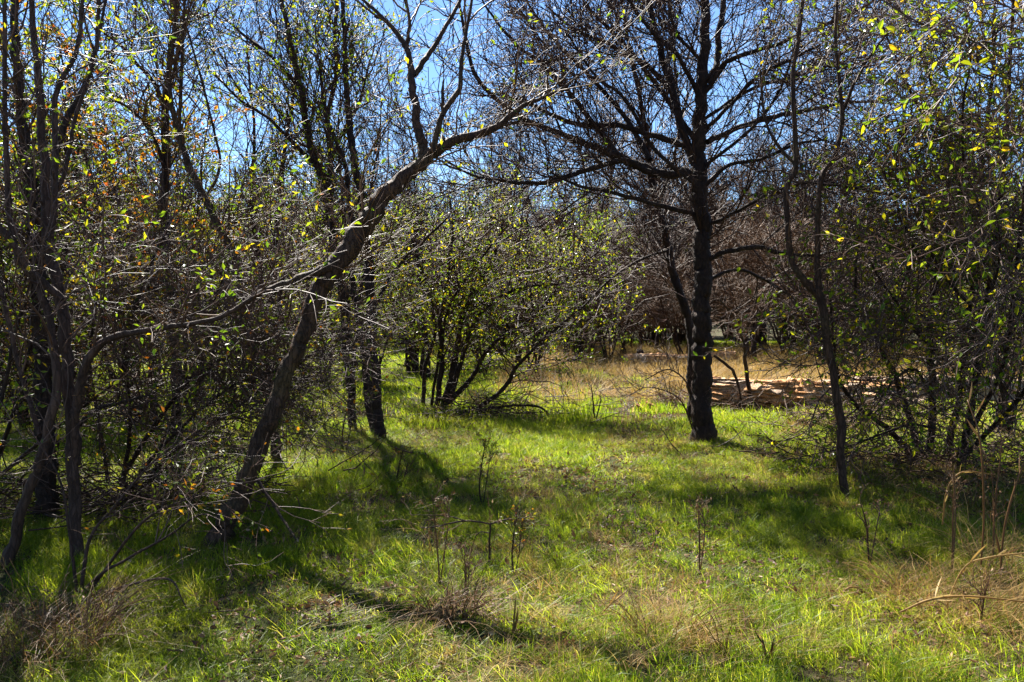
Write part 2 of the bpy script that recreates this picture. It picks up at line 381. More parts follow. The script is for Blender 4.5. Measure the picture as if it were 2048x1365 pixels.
x, y = wedge(rng, 62000, 2.4, 11.5, power=1.)
bare = np.maximum(dirtmask(x, y), np.maximum(np.clip((vnoise(x, y, 2.6, 3) - .55) * 3, 0, .6), np.clip((vnoise(x, y, 9, 13) - .5) * 5, 0, .8)))
keep = rng.random(len(x)) > bare * .96; x, y = x[keep], y[keep]
tall = .75 + .75 * np.clip(vnoise(x, y, 1.6, 9) - .25, 0, 1)
put('grass', tufts, x, y, 1., tall, 'short fresh green grass covering the forest floor', 'grass')
x, y = wedge(rng, 26000, 10.5, 40, marg=2, power=1.)
dz_ = dryzone(x, y); keep = rng.random(len(x)) > dz_ * .93; x, y = x[keep], y[keep]
keep = rng.random(len(x)) > dirtmask(x, y); x, y = x[keep], y[keep]
put('grass', coarse, x, y, 1., .9 + .8 * np.exp(-((x - 1.0) ** 2 + ((y - 12.5) / 2) ** 2) / 2), 'green grass further back under the trees', 'grass')
x, y = wedge(rng, 26000, 11, 36, marg=2)
keep = rng.random(len(x)) < dryzone(x, y) * .9 + .02; x, y = x[keep], y[keep]
put('dry_grass', dry, x, y, 1.6, 1.1, 'tan dry grass filling the clearing behind the rotten log', 'dry grass')
x, y = wedge(rng, 11000, 2.6, 12)
keep = rng.random(len(x)) < np.clip((vnoise(x, y, 1.9, 31) - .36) * 2.4, .08, .95) * (.5 + .5 * (x > 0)); x, y = x[keep], y[keep]
put('dry_grass', dry, x, y, .62, .8, 'scattered straw coloured blades among the green grass', 'dry grass', .3)
# fallen leaves
lit = []
for k in range(4):
    mb = MB(); n = 9; C = np.stack([rng.uniform(-.12, .12, n), rng.uniform(-.12, .12, n), rng.uniform(.004, .04, n)], -1)
    D = rng.normal(0, 1, (n, 3)); D[:, 2] *= .25; leafmesh(mb, rng, C, D, rng.uniform(.015, .042, n), .5, True); lit.append(mb.mesh('dead_leaf_patch', M['litter'], False))
x, y = wedge(rng, 34000, 2.6, 14)
keep = rng.random(len(x)) < .08 + .45 * np.clip((vnoise(x, y, 2.6, 3) - .5) * 4, 0, 1) + .9 * dirtmask(x, y); x, y = x[keep], y[keep]
put('leaf_litter', lit, x, y, 1., 1., 'brown fallen leaves lying in the grass and on bare patches', 'leaf litter', .15)

# ------------------------------------------------------------------ traced trees
def path3(d0, d1, pts):
    n = len(pts); out = []; rad = []
    for i, p in enumerate(pts):
        d = p[3] if len(p) > 3 else d0 + (d1 - d0) * i / (n - 1)
        out.append(at(p[0], p[1], d)); rad.append(p[2] / 2 / FPX * d)
    return np.array(out), np.array(rad)

TWN, TWN2, TWR = .72, .8, .74
def traced_tree(name, label, cat, paths, bark, twigm, leafm=None, seed=1, levels=(60, 400, 2200), L=(1.1, .5, .22), r=(.013, .006, .0032), leaf=0, leafL=.05,
                group=None, up=.15, ang=48, t0=.3, six=False, bias=None, single=0, wig=.22, tintp=1.0, dens=1.0, ws=.7):
    rng = np.random.default_rng(seed); levels = (levels[0], int(levels[1] * TWN * dens), int(levels[2] * TWN * TWN2 * dens)); r = tuple(q * TWR for q in r)
    limbs = []
    for i, (nm, d0, d1, pts) in enumerate(paths):
        p, rr = path3(d0, d1, pts); rr = rr * ws
        if i == 0:
            base = p[0].copy(); base[2] = float(gh(base[0], base[1]))
        if nm in ('trunk', 'stem') and abs(p[0][2]) < .5:
            p[0][2] = float(gh(p[0][0], p[0][1])) - .05
        limbs.append((nm, p, rr))
    th = empty(name, base, label, cat, group)
    allP = []; allR = []
    for i, (nm, p, rr) in enumerate(limbs):
        n = max(10, min(70, int(len(p) * 8))); n = n * 2 if rr.max() > .06 else n; q = catmull(p, n); rad = catmull(np.stack([rr, rr, rr], -1), n)[:, 0]
        wob = rng.normal(0, 1, (n, 3)); wob = (wob + np.roll(wob, 1, 0) + np.roll(wob, -1, 0)) / 3
        q[1:] += wob[1:] * rad[1:, None] * .28
        if nm in ('trunk', 'stem') and p[0][2] < .1:
            hgt = q[:, 2] - q[0, 2]; rad = rad * (1 + .28 * np.exp(-hgt / (rad[0] * 1.6)))
        big = rr.max() > .03
        if big:   # knots and old scars
            for _ in range(3): 
                c = rng.integers(2, n - 1); rad = rad * (1 + .08 * np.exp(-((np.arange(n) - c) / .8) ** 2))
        mb = MB(); k = 20 if rr.max() > .06 else (10 if big else 6)
        tubes(mb, q[None], np.maximum(rad, .002)[None], k, .05 if big else .03, rng)
        mb.obj(nm, bark, th, True, base)
        allP.append(catmull(q, 24)); allR.append(np.interp(np.linspace(0, 1, 24), np.linspace(0, 1, n), rad))
    P0 = np.array(allP); R0 = np.array(allR)
    mb = MB()
    # keep branchlets off the lowest part of the stems
    P1, R1 = grow(rng, P0[:], R0[:], levels[0], L[0], ang, r[0], r[1] * .8, 7, t0, 1., wig, up, bias=bias)
    ok = P1[:, 0, 2] > min(.45, .15 * P0[:, :, 2].max()); P1, R1 = P1[ok], R1[ok]
    tubes(mb, P1, R1, 5, tint=rng.random(len(P1)), capend=False)
    P2, R2 = grow(rng, P1, R1, levels[1], L[1], 46, r[1], r[2], 5, .12, 1., wig, up * .6)
    tubes(mb, P2, R2, 4, tint=rng.random(len(P2)), capend=False)
    P3, R3 = grow(rng, P2, R2, levels[2], L[2], 44, r[2] * 1.15, r[2] * .7, 4, .1, 1., wig, up * .4)
    tubes(mb, P3, R3, 3, tint=rng.random(len(P3)), capend=False)
    mb.obj('twigs', twigm, th, True, base, 'stuff')
    if R0.max() > .05:                                     # broken stubs and knots on the thick stems
        tk = R0.max(1) > .02; PS, RS = grow(rng, P0[tk], R0[tk], 16, .09, 60, .016, .006, 4, .05, .9, .15, .1, rf=.45)
        mb = MB()
        tubes(mb, PS, RS, 7, .08, rng); mb.obj('broken_stubs', bark, th, True, base, 'stuff')
    if leaf:
        C, D = sample(rng, P3, leaf); D = norm(D * .6 + rng.normal(0, .8, (leaf, 3)) + np.array([0, 0, -.25]))
        Ls = leafL * rng.uniform(.6, 1.3, leaf); tint = rng.random(leaf) ** tintp
        if single:
            # nearest leaves that the camera sees become objects of their own
            u = C[:, 0] / C[:, 1]; s = Ls / C[:, 1] * ((np.abs(u) < .63) & (np.abs((C[:, 2] - EYE) / C[:, 1]) < .4))
            o_ = np.argsort(-s); near = o_[:single]; far = o_[single:]
            rr_ = np.random.default_rng(5)
            protos = []
            for k in range(8):
                m2 = MB(); leafmesh(m2, rr_, np.zeros((1, 3)), np.array([[0, 1., 0]]), np.array([1.]), .5, True, np.array([[.1, .25, .4, .5, .6, .72, .85, 1.][k]])); protos.append(m2.mesh('leaf', leafm, False))
            for j in near:
                d = Vector(D[j]); qd = Vector((0, 1, 0)).rotation_difference(d) @ Matrix.Rotation(rng.random() * 6.28, 3, 'Y').to_quaternion()
                o = bpy.data.objects.new('leaf', protos[min(7, int(tint[j] * 8))]); COL.objects.link(o); o.parent = th
                o.matrix_local = Matrix.LocRotScale(Vector(C[j] - base), qd, Vector((Ls[j],) * 3))
            C, D, Ls, tint = C[far], D[far], Ls[far], tint[far]
        m2 = MB(); leafmesh(m2, rng, C, D, Ls, .46, six, tint); m2.obj('leaves', leafm, th, False, base, 'stuff')
    return th

# --- the leaning tree
traced_tree('leaning_tree', 'leaning brown tree whose curved trunk rises from the lower left up to the middle', 'tree', [
    ('trunk', 5.35, 6.1, [(425, 1105, 62), (462, 1030, 56), (497, 950, 50), (530, 860, 50), (565, 770, 46), (597, 690, 44), (628, 610, 47), (662, 540, 56), (712, 480, 56), (752, 415, 50), (795, 365, 42), (848, 318, 36), (905, 284, 27), (985, 257, 20), (1048, 212, 13), (1110, 185, 8), (1150, 158, 5), (1180, 135, 3)]),
    ('limb', 5.85, 6.3, [(850, 325, 32), (838, 270, 26), (828, 200, 22), (822, 145, 20), (812, 95, 15), (785, 55, 12), (735, 8, 9), (690, -30, 7)]),
    ('limb', 6.1, 6.5, [(828, 150, 18), (858, 110, 15), (892, 55, 12), (918, 5, 10), (935, -50, 7)]),
    ('limb', 5.8, 6.2, [(866, 305, 20), (882, 235, 17), (918, 180, 15), (924, 110, 12), (935, 50, 10), (946, -10, 8), (950, -60, 6)]),
    ('limb', 6.2, 6.2, [(815, 95, 12), (818, 40, 10), (806, -20, 8)]),
    ('limb', 5.8, 5.8, [(886, 232, 9), (884, 195, 8), (887, 160, 6)]),
    ('limb', 6.0, 6.1, [(1035, 222, 9), (1045, 198, 8), (1052, 184, 6)]),
    ('limb', 5.6, 5.2, [(660, 535, 30), (600, 558, 22), (527, 583, 18), (470, 620, 14), (420, 640, 10), (380, 650, 7)]),
    ('dead_branch', 5.6, 5.0, [(510, 955, 13), (535, 990, 11), (560, 1030, 9), (592, 1080, 6)]),
    ], M['bark_brown'], M['twig_brown'], M['leaf_green'], 11, (46, 300, 1500), (1.0, .5, .24), (.011, .006, .003), 260, .05, t0=.35)

# --- left cluster
traced_tree('dark_tree', 'thick dark trunk standing in the left cluster behind the grey stems', 'tree', [
    ('trunk', 6.1, 6.6, [(92, 1062, 52), (92, 900, 46), (86, 750, 44), (80, 600, 42), (68, 450, 38), (58, 350, 32), (45, 250, 28), (32, 100, 22), (26, -40, 16)]),
    ('limb', 6.3, 6.8, [(72, 480, 26), (100, 380, 22), (125, 260, 18), (165, 180, 16), (190, 105, 13), (197, 30, 10), (200, -30, 8)]),
    ('limb', 6.3, 6.0, [(150, 860, 12), (190, 820, 14), (245, 805, 10), (300, 790, 7)]),
    ], M['bark_dark'], M['twig_dark'], M['leaf_green'], 12, (46, 330, 1700), (1.2, .55, .25), (.012, .006, .003), 1700, .045, t0=.3)
traced_tree('grey_tree', 'grey stemmed tree nearest the left edge, its stems fanning upward', 'tree', [
    ('trunk', 5.0, 5.5, [(152, 1150, 36), (146, 980, 34), (141, 850, 34), (134, 700, 32), (118, 575, 30), (95, 480, 28), (88, 330, 24), (78, 180, 20), (62, -30, 14)]),
    ('limb', 5.2, 5.5, [(100, 500, 18), (112, 330, 16), (110, 200, 15), (150, 110, 12), (163, 40, 10), (166, -30, 8)]),
    ('limb', 5.1, 5.0, [(125, 600, 24), (70, 550, 22), (20, 480, 20), (-30, 410, 18)]),
    ('limb', 5.1, 4.8, [(152, 930, 28), (150, 850, 28), (160, 780, 27), (176, 722, 24), (206, 684, 22), (258, 668, 19), (342, 654, 16), (428, 640, 13), (470, 618, 13), (530, 583, 8)]),
    ('limb', 5.4, 5.7, [(95, 420, 14), (130, 340, 12), (150, 240, 11), (185, 130, 9), (215, -20, 7)]),
    ], M['bark_grey'], M['twig_grey'], M['leaf_green'], 13, (32, 200, 800), (1.1, .5, .22), (.010, .005, .0026), 700, .045, t0=.3)
traced_tree('grey_tree', 'crooked grey stem slanting from the bottom left corner up past the dark trunk', 'tree', [
    ('trunk', 4.95, 5.2, [(12, 1140, 32), (48, 1010, 28), (86, 900, 26), (112, 790, 25), (106, 680, 22), (80, 580, 20), (32, 500, 17), (14, 350, 15), (10, 200, 13), (8, -30, 10)]),
    ('limb', 5.1, 5.3, [(80, 870, 14), (58, 800, 13), (30, 700, 13), (5, 590, 12), (-20, 520, 10)]),
    ], M['bark_grey'], M['twig_grey'], None, 14, (26, 190, 900), (1.0, .5, .22), (.010, .005, .0028), t0=.35)

# --- behind the leaning tree
traced_tree('bare_tree', 'tall bare tree with steep forked stems behind and left of the leaning tree', 'tree', [
    ('trunk', 8.2, 8.8, [(553, 930, 26), (546, 860, 25), (524, 750, 24), (500, 650, 24), (482, 560, 22), (455, 492, 21), (412, 405, 20), (380, 335, 18), (358, 270, 16), (345, 215, 14), (338, 150, 11), (350, 60, 9), (352, -30, 7)]),
    ('limb', 8.7, 9.0, [(358, 262, 12), (362, 170, 10), (366, 80, 8), (370, -20, 7)]),
    ('limb', 8.6, 8.8, [(410, 400, 10), (440, 330, 8), (425, 250, 7), (400, 150, 6), (375, 60, 5)]),
    ('stem', 8.2, 8.4, [(556, 925, 15), (545, 800, 14), (541, 710, 12), (560, 600, 8), (580, 480, 6)]),
    ], M['bark_brown'], M['twig_brown'], M['leaf_green'], 15, (50, 340, 1900), (1.5, .7, .32), (.012, .007, .0042), 500, .05, up=.22)
traced_tree('bare_tree', 'straight bare tree forking high up, left of the centre gap of sky', 'tree', [
    ('trunk', 9.8, 10.3, [(355, 885, 30), (352, 790, 28), (346, 650, 26), (335, 540, 25), (329, 440, 24), (331, 308, 22), (332, 205, 20), (336, 160, 15), (340, 100, 13), (349, 50, 11), (345, -30, 9)]),
    ('limb', 10.1, 9.6, [(330, 215, 14), (304, 160, 12), (273, 128, 10), (246, 96, 8), (200, 60, 6)]),
    ('limb', 10.1, 10.5, [(333, 200, 13), (347, 150, 11), (358, 100, 10), (366, 60, 8), (370, -30, 7)]),
    ('limb', 10, 9.5, [(331, 340, 12), (300, 260, 10), (255, 215, 8), (210, 190, 6), (180, 150, 5)]),
    ], M['bark_dark'], M['twig_dark'], M['leaf_green'], 16, (55, 380, 2000), (1.7, .75, .34), (.014, .008, .0045), 900, .05, up=.25)
traced_tree('leafy_tree', 'dark tree with sparse green leaves, left of the leaning tree\'s upright limb', 'tree', [
    ('trunk', 10.4, 11, [(708, 866, 24), (703, 780, 24), (692, 700, 24), (688, 610, 24), (668, 500, 24), (650, 380, 24), (626, 308, 22), (610, 230, 20), (595, 154, 18), (583, 90, 15), (568, 20, 12), (560, -40, 10)]),
    ('limb', 10.7, 11.2, [(655, 420, 16), (660, 320, 15), (655, 240, 13), (672, 150, 12), (670, 60, 10), (680, -40, 8)]),
    ('limb', 10.7, 10.2, [(640, 340, 13), (590, 290, 11), (540, 240, 9), (480, 200, 7), (430, 150, 5)]),
    ('limb', 10.9, 10.4, [(600, 180, 11), (550, 120, 9), (500, 80, 7), (440, 30, 5)]),
    ('limb', 10.7, 11, [(655, 330, 11), (690, 260, 9), (720, 200, 8), (740, 120, 6)]),
    ], M['bark_dark'], M['twig_dark'], M['leaf_green'], 17, (95, 650, 3600), (1.7, .8, .34), (.014, .008, .0045), 2600, .06, up=.15)
traced_tree('leafy_tree', 'straight dark tree left of centre, its trunk casting a shadow across the grass', 'tree', [
    ('trunk', 9.65, 10.4, [(760, 888, 30), (752, 800, 28), (746, 700, 27), (741, 600, 26), (736, 500, 25), (722, 400, 22), (706, 300, 19), (694, 200, 16), (690, 100, 13), (684, -30, 10)]),
    ('limb', 10, 10.4, [(738, 520, 15), (700, 420, 13), (690, 330, 11), (650, 220, 9), (640, 120, 7)]),
    ('limb', 9.9, 10.2, [(745, 620, 12), (790, 540, 10), (850, 480, 8), (900, 430, 6)]),
    ('stem', 10.2, 10.6, [(748, 850, 22), (735, 780, 21), (728, 700, 20), (712, 610, 18), (700, 520, 14), (705, 420, 10)]),
    ], M['bark_dark'], M['twig_dark'], M['leaf_green'], 18, (70, 470, 2600), (1.6, .75, .34), (.013, .008, .0045), 1800, .055, up=.15)

# --- the big dark tree right of centre
traced_tree('big_bare_tree', 'large dark bare tree right of centre with rough black trunk and wide spreading crown', 'tree', [
    ('trunk', 9.6, 9.9, [(1405, 890, 50), (1405, 800, 44), (1405, 700, 42), (1405, 600, 40), (1405, 500, 40), (1400, 400, 37), (1398, 320, 34), (1402, 210, 28), (1407, 100, 23), (1410, 0, 19), (1414, -60, 15)]),
    ('limb', 9.7, 10.3, [(1402, 400, 18), (1376, 345, 18), (1340, 350, 20), (1300, 342, 22), (1243, 315, 20), (1181, 291, 16), (1113, 266, 14), (1045, 236, 12), (993, 198, 10), (950, 147, 9), (930, 68, 7), (915, -20, 5)]),
    ('limb', 9.8, 10.6, [(1396, 300, 16), (1350, 285, 15), (1300, 268, 14), (1240, 252, 13), (1164, 250, 12), (1113, 234, 10), (1062, 210, 8), (1010, 190, 5)]),
    ('limb', 9.7, 9.0, [(1300, 345, 15), (1243, 322, 14), (1147, 349, 12), (1079, 366, 10), (1010, 363, 8), (942, 350, 6), (890, 320, 4)]),
    ('limb', 10.2, 9.8, [(1235, 312, 14), (1200, 262, 13), (1181, 240, 12), (1140, 188, 11), (1079, 127, 9), (1028, 86, 7), (976, 20, 5), (950, -30, 4)]),
    ('limb', 10, 10.8, [(1300, 320, 13), (1268, 262, 12), (1233, 212, 11), (1164, 137, 9), (1113, 86, 8), (1062, 17, 6), (1040, -30, 5)]),
    ('limb', 9.8, 10.8, [(1398, 290, 14), (1355, 230, 12), (1300, 150, 11), (1240, 80, 9), (1180, 20, 7), (1150, -30, 6)]),
    ('limb', 9.8, 10.2, [(1394, 345, 18), (1358, 240, 18), (1338, 160, 17), (1318, 90, 15), (1300, 20, 13), (1285, -50, 10)]),
    ('limb', 9.9, 9.4, [(1345, 190, 10), (1290, 130, 9), (1220, 90, 8), (1150, 60, 6), (1090, 10, 4)]),
    ('limb', 9.8, 10.4, [(1405, 240, 9), (1500, 180, 9), (1600, 150, 7), (1700, 120, 5)]),
    ('limb', 9.8, 9.3, [(1400, 120, 9), (1350, 60, 8), (1330, -30, 6)]),
    ('limb', 9.7, 9.1, [(1395, 375, 9), (1310, 300, 9), (1250, 200, 8), (1190, 150, 6), (1130, 60, 4)]),
    ('limb', 9.7, 9.1, [(1412, 330, 9), (1500, 260, 8), (1560, 180, 7), (1600, 60, 5)]),
    ('limb', 9.8, 9.2, [(1400, 200, 12), (1360, 120, 10), (1300, 60, 8), (1250, -10, 6)]),
    ('limb', 9.7, 9.2, [(1398, 430, 12), (1300, 407, 10), (1233, 387, 9), (1158, 372, 7), (1100, 345, 5)]),
    ('limb', 9.7, 10.4, [(1415, 285, 14), (1460, 262, 13), (1526, 240, 12), (1587, 226, 10), (1673, 209, 8), (1735, 204, 6), (1790, 200, 4)]),
    ('limb', 9.8, 9.2, [(1410, 185, 12), (1440, 140, 12), (1468, 116, 11), (1553, 89, 9), (1639, 55, 8), (1724, 17, 6), (1760, -10, 4)]),
    ('limb', 9.8, 10.2, [(1415, 160, 14), (1434, 125, 15), (1438, 68, 14), (1447, 0, 12), (1452, -50, 9)]),
    ('limb', 9.8, 9.0, [(1412, 260, 10), (1470, 200, 9), (1520, 150, 8), (1580, 120, 7), (1640, 90, 5)]),
    ('limb', 9.7, 9.4, [(1412, 370, 11), (1460, 330, 10), (1520, 320, 9), (1590, 290, 7), (1650, 280, 5)]),
    ('limb', 9.7, 9.2, [(1418, 520, 12), (1450, 505, 12), (1510, 495, 12), (1560, 505, 10), (1610, 512, 8), (1660, 505, 8), (1710, 480, 5)]),
    ('limb', 9.7, 8.9, [(1418, 450, 10), (1480, 420, 9), (1560, 380, 8), (1650, 365, 6), (1760, 380, 5)]),
    ('limb', 9.7, 10.2, [(1415, 560, 9), (1470, 540, 8), (1530, 560, 7), (1590, 600, 5)]),
    ], M['bark_dark'], M['twig_dark'], M['leaf_green'], 19, (300, 2300, 11500), (1.7, .75, .32), (.014, .009, .0056), 260, .07, up=.06, t0=.2, ang=50, dens=1.5, ws=.84)
traced_tree('companion_tree', 'slimmer dark tree touching the left side of the large black trunk, leaning left higher up', 'tree', [
    ('trunk', 10.9, 11.4, [(1385, 838, 28), (1384, 740, 26), (1380, 650, 24), (1352, 570, 23), (1336, 490, 22), (1315, 410, 20), (1300, 342, 17), (1290, 250, 14), (1270, 150, 11), (1250, 50, 8), (1240, -40, 6)]),
    ('limb', 11.1, 11.6, [(1316, 415, 12), (1345, 330, 11), (1360, 240, 9), (1350, 140, 8), (1345, 20, 6)]),
    ('limb', 11, 10.6, [(1340, 500, 9), (1280, 520, 8), (1220, 560, 7), (1160, 620, 5)]),
    ], M['bark_dark'], M['twig_dark'], None, 20, (100, 800, 4600), (1.5, .7, .34), (.014, .009, .0055), t0=.25, up=.1)

# --- slender tree on the right
traced_tree('slender_tree', 'slender grey-brown tree on the right that forks into two thin upright stems', 'tree', [
    ('trunk', 6.9, 7.3, [(1690, 997, 22), (1684, 940, 20), (1680, 880, 21), (1680, 836, 22), (1667, 758, 20), (1656, 690, 20), (1646, 621, 21), (1635, 587, 24), (1602, 553, 17), (1584, 518, 15), (1575, 450, 14), (1574, 369, 14), (1591, 340, 14), (1589, 274, 12), (1586, 154, 11), (1594, 96, 10), (1605, 0, 9), (1610, -50, 7)]),
    ('limb', 7.1, 7.4, [(1637, 585, 17), (1635, 518, 13), (1636, 445, 12), (1642, 359, 12), (1666, 318, 12), (1680, 274, 10), (1684, 222, 10), (1676, 137, 8), (1671, 68, 7), (1676, -30, 6)]),
    ('limb', 7.4, 7.0, [(1684, 225, 8), (1724, 137, 7), (1757, 90, 6), (1772, 68, 5), (1790, 20, 4)]),
    ('limb', 7.2, 7.4, [(1590, 330, 8), (1555, 290, 7), (1530, 235, 6), (1520, 140, 5)]),
    ], M['bark_brown'], M['twig_brown'], M['leaf_green'], 21, (36, 230, 1000), (.9, .45, .22), (.008, .0045, .003), 150, .06, t0=.35, up=.25, ws=.86)

# --- shrub in the centre
yl = 'leaf_green'
traced_tree('leafy_shrub', 'wide leafy shrub in the centre with dark stems fanning out to the right', 'shrub', [
    ('stem', 13.0, 13.3, [(872, 818, 16), (882, 745, 15), (882, 650, 13), (895, 550, 10), (905, 460, 7), (900, 400, 5)]),
    ('stem', 13.0, 13.4, [(885, 800, 22), (905, 745, 20), (915, 690, 18), (935, 610, 14), (985, 520, 10), (1010, 430, 7)]),
    ('stem', 13.0, 12.4, [(876, 812, 16), (940, 760, 14), (985, 690, 12), (1060, 640, 10), (1130, 560, 8), (1200, 500, 5)]),
    ('stem', 12.4, 11.8, [(903, 832, 14), (960, 812, 13), (1010, 775, 12), (1040, 725, 10), (1110, 660, 8), (1180, 600, 5)]),
    ('stem', 13.0, 12.6, [(895, 790, 14), (930, 700, 13), (960, 630, 12), (1030, 580, 10), (1100, 570, 7), (1200, 560, 5)]),
    ('stem', 13.3, 13.8, [(846, 800, 12), (852, 730, 12), (870, 660, 10), (850, 560, 8), (820, 470, 6)]),
    ('stem', 13.2, 12.6, [(862, 798, 10), (880, 700, 9), (905, 600, 8), (1000, 470, 6), (1060, 400, 5)]),
    ('stem', 12.3, 11.5, [(905, 832, 9), (990, 815, 8), (1080, 815, 7), (1110, 850, 5), (1160, 855, 3)]),
    ], M['bark_dark'], M['twig_dark'], M[yl], 22, (230, 1700, 8500), (1.3, .65, .3), (.013, .008, .0055), 10500, .052, t0=.15, up=.06, ang=58, dens=.8)

# --- right bush, close
traced_tree('leafy_bush', 'large dense bush filling the right edge with glossy yellow-green leaves', 'bush', [
    ('stem', 8.7, 7.6, [(1832, 896, 17.7), (1776, 858, 13.6), (1721, 820, 10.9), (1690, 782, 8.8), (1676, 748, 7.5), (1666, 672, 6.1), (1660, 600, 4.8)]),
    ('stem', 8.7, 8.0, [(1845, 900, 19.0), (1800, 780, 15.0), (1760, 690, 12.2), (1720, 640, 9.5), (1710, 560, 6.8), (1720, 450, 4.8)]),
    ('stem', 8.7, 7.6, [(1860, 900, 20.4), (1865, 780, 19.0), (1860, 660, 17.7), (1880, 520, 15.0), (1900, 380, 12.2), (1880, 230, 9.5), (1840, 100, 7.5), (1790, 0, 5.4)]),
    ('stem', 8.7, 6.6, [(1890, 905, 19.0), (1920, 780, 17.7), (1935, 640, 15.0), (1960, 480, 12.2), (1965, 320, 10.2), (1985, 150, 8.2), (1990, -40, 6.1)]),
    ('stem', 8.0, 6.5, [(1920, 935, 20), (1960, 700, 18), (1990, 500, 15), (2010, 300, 12), (2020, 100, 9), (2030, -30, 6)]),
    ('stem', 8.4, 5.6, [(1900, 915, 15.0), (1960, 830, 13.6), (2010, 720, 11.6), (2030, 560, 9.5), (2048, 400, 8.2), (2060, 200, 6.8), (2070, -20, 4.8)]),
    ('stem', 8.4, 5.0, [(1910, 915, 13.6), (1990, 850, 12.9), (2060, 760, 11.6), (2100, 600, 9.5), (2090, 420, 8.2), (2080, 220, 6.8), (2050, 60, 4.8)]),
    ('limb', 7.5, 7.4, [(1965, 400, 9.5), (1900, 402, 9.5), (1790, 393, 8.2), (1700, 375, 6.1), (1620, 366, 3.4)]),
    ('limb', 7.7, 7.4, [(1880, 560, 9.5), (1830, 500, 8.2), (1800, 430, 6.8), (1770, 350, 4.8), (1750, 300, 3.4)]),
    ('limb', 7.8, 7.5, [(1868, 700, 9.5), (1830, 660, 8.2), (1790, 600, 6.8), (1760, 560, 5.4), (1740, 520, 3.4)]),
    ('limb', 7.6, 7.3, [(1890, 300, 8.8), (1830, 200, 7.5), (1790, 110, 6.1), (1760, 40, 4.8)]),
    ('limb', 7.2, 6.2, [(1930, 600, 8.8), (1880, 540, 8.2), (1850, 470, 6.1), (1820, 400, 4.8)]),
    ('limb', 8., 7.6, [(1870, 800, 9.5), (1830, 740, 8.2), (1790, 760, 6.8), (1760, 800, 4.8), (1740, 830, 3.4)]),
    ('limb', 7.9, 7.5, [(1880, 860, 8.8), (1820, 850, 7.5), (1760, 870, 6.1), (1690, 895, 4.1), (1600, 915, 2.7)]),
    ('limb', 7.2, 5.4, [(1935, 700, 8.2), (1960, 640, 7.5), (1990, 560, 6.1), (2000, 480, 4.8), (1980, 380, 3.4)]),
    ('limb', 7.0, 5.6, [(1962, 420, 8.2), (1930, 330, 7.5), (1925, 220, 6.1), (1940, 120, 4.8), (1930, 20, 3.4)]),
    ], M['bark_dark'], M['twig_grey'], M['leaf_green'], 23, (330, 2600, 14000), (1.15, .6, .28), (.012, .0075, .0048), 9500, .058, t0=.03, up=-.02, ang=62, dens=1.4, six=True, single=300, tintp=.9, ws=.75)

# --- thicket of the left middle
traced_tree('twiggy_bush', 'low tangled bush of arching twigs between the left trunks and the leaning tree', 'bush', [
    ('stem', 7.2, 6.6, [(230, 985, 14), (290, 880, 13), (380, 760, 11), (480, 700, 9), (600, 640, 7), (700, 590, 4)]),
    ('stem', 7.2, 6.6, [(240, 985, 14), (260, 850, 12), (250, 700, 10), (290, 560, 8), (340, 450, 5)]),
    ('stem', 7.0, 6.6, [(270, 990, 13), (350, 900, 12), (450, 830, 10), (540, 770, 8), (640, 700, 5)]),
    ('stem', 7.2, 7.8, [(220, 985, 12), (200, 860, 11), (180, 720, 9), (190, 600, 7), (160, 480, 5)]),
    ('stem', 7.0, 6.3, [(250, 990, 12), (310, 910, 11), (390, 830, 9), (470, 770, 7), (560, 740, 5)]),
    ('stem', 7.2, 6.8, [(300, 985, 10), (340, 850, 9), (420, 730, 8), (430, 600, 6), (480, 500, 4)]),
    ], M['bark_dark'], M['twig_grey'], M['leaf_mix'], 24, (230, 1800, 9000), (1.2, .6, .26), (.011, .006, .0036), 4200, .042, t0=.1, up=.04, ang=60, tintp=1.4, dens=1.0)
traced_tree('twiggy_bush', 'tangled bush at the far left edge behind the dark trunks', 'bush', [
    ('stem', 7.6, 7.2, [(-30, 960, 14), (20, 850, 12), (60, 700, 10), (120, 560, 8), (140, 430, 5)]),
    ('stem', 7.6, 7.8, [(-40, 960, 14), (-30, 800, 12), (-10, 600, 10), (20, 430, 7)]),
    ('stem', 7.6, 6.8, [(-20, 960, 12), (60, 900, 11), (160, 820, 9), (240, 760, 6)]),
    ('stem', 7.6, 8.2, [(-50, 960, 12), (-60, 700, 10), (-40, 500, 7)]),
    ], M['bark_dark'], M['twig_dark'], M['leaf_mix'], 25, (140, 1300, 6500), (1.2, .6, .26), (.010, .006, .0034), 3500, .045, t0=.1, up=.06, ang=58)
traced_tree('low_shrub', 'small shaded shrub in the lower left with bare forked twigs reaching right', 'shrub', [
    ('stem', 4.5, 4.3, [(150, 1210, 11), (200, 1150, 10), (270, 1110, 9), (340, 1070, 7), (400, 1030, 5), (450, 1045, 3)]),
    ('stem', 4.5, 4.7, [(160, 1205, 12), (180, 1080, 10), (240, 1000, 8), (300, 930, 6), (360, 880, 4)]),
    ('stem', 4.5, 4.1, [(170, 1215, 9), (260, 1170, 8), (340, 1160, 6), (380, 1220, 4), (470, 1222, 3)]),
    ('stem', 4.5, 4.6, [(155, 1205, 10), (140, 1080, 8), (120, 960, 6), (60, 860, 4)]),
    ('stem', 4.5, 4.2, [(165, 1210, 9), (280, 1050, 8), (370, 1000, 6), (450, 975, 4), (530, 958, 3)]),
    ], M['bark_grey'], M['twig_grey'], M['leaf_mix'], 26, (40, 160, 500), (.6, .32, .15), (.006, .0035, .002), 350, .035, t0=.1, up=.04, ang=52)

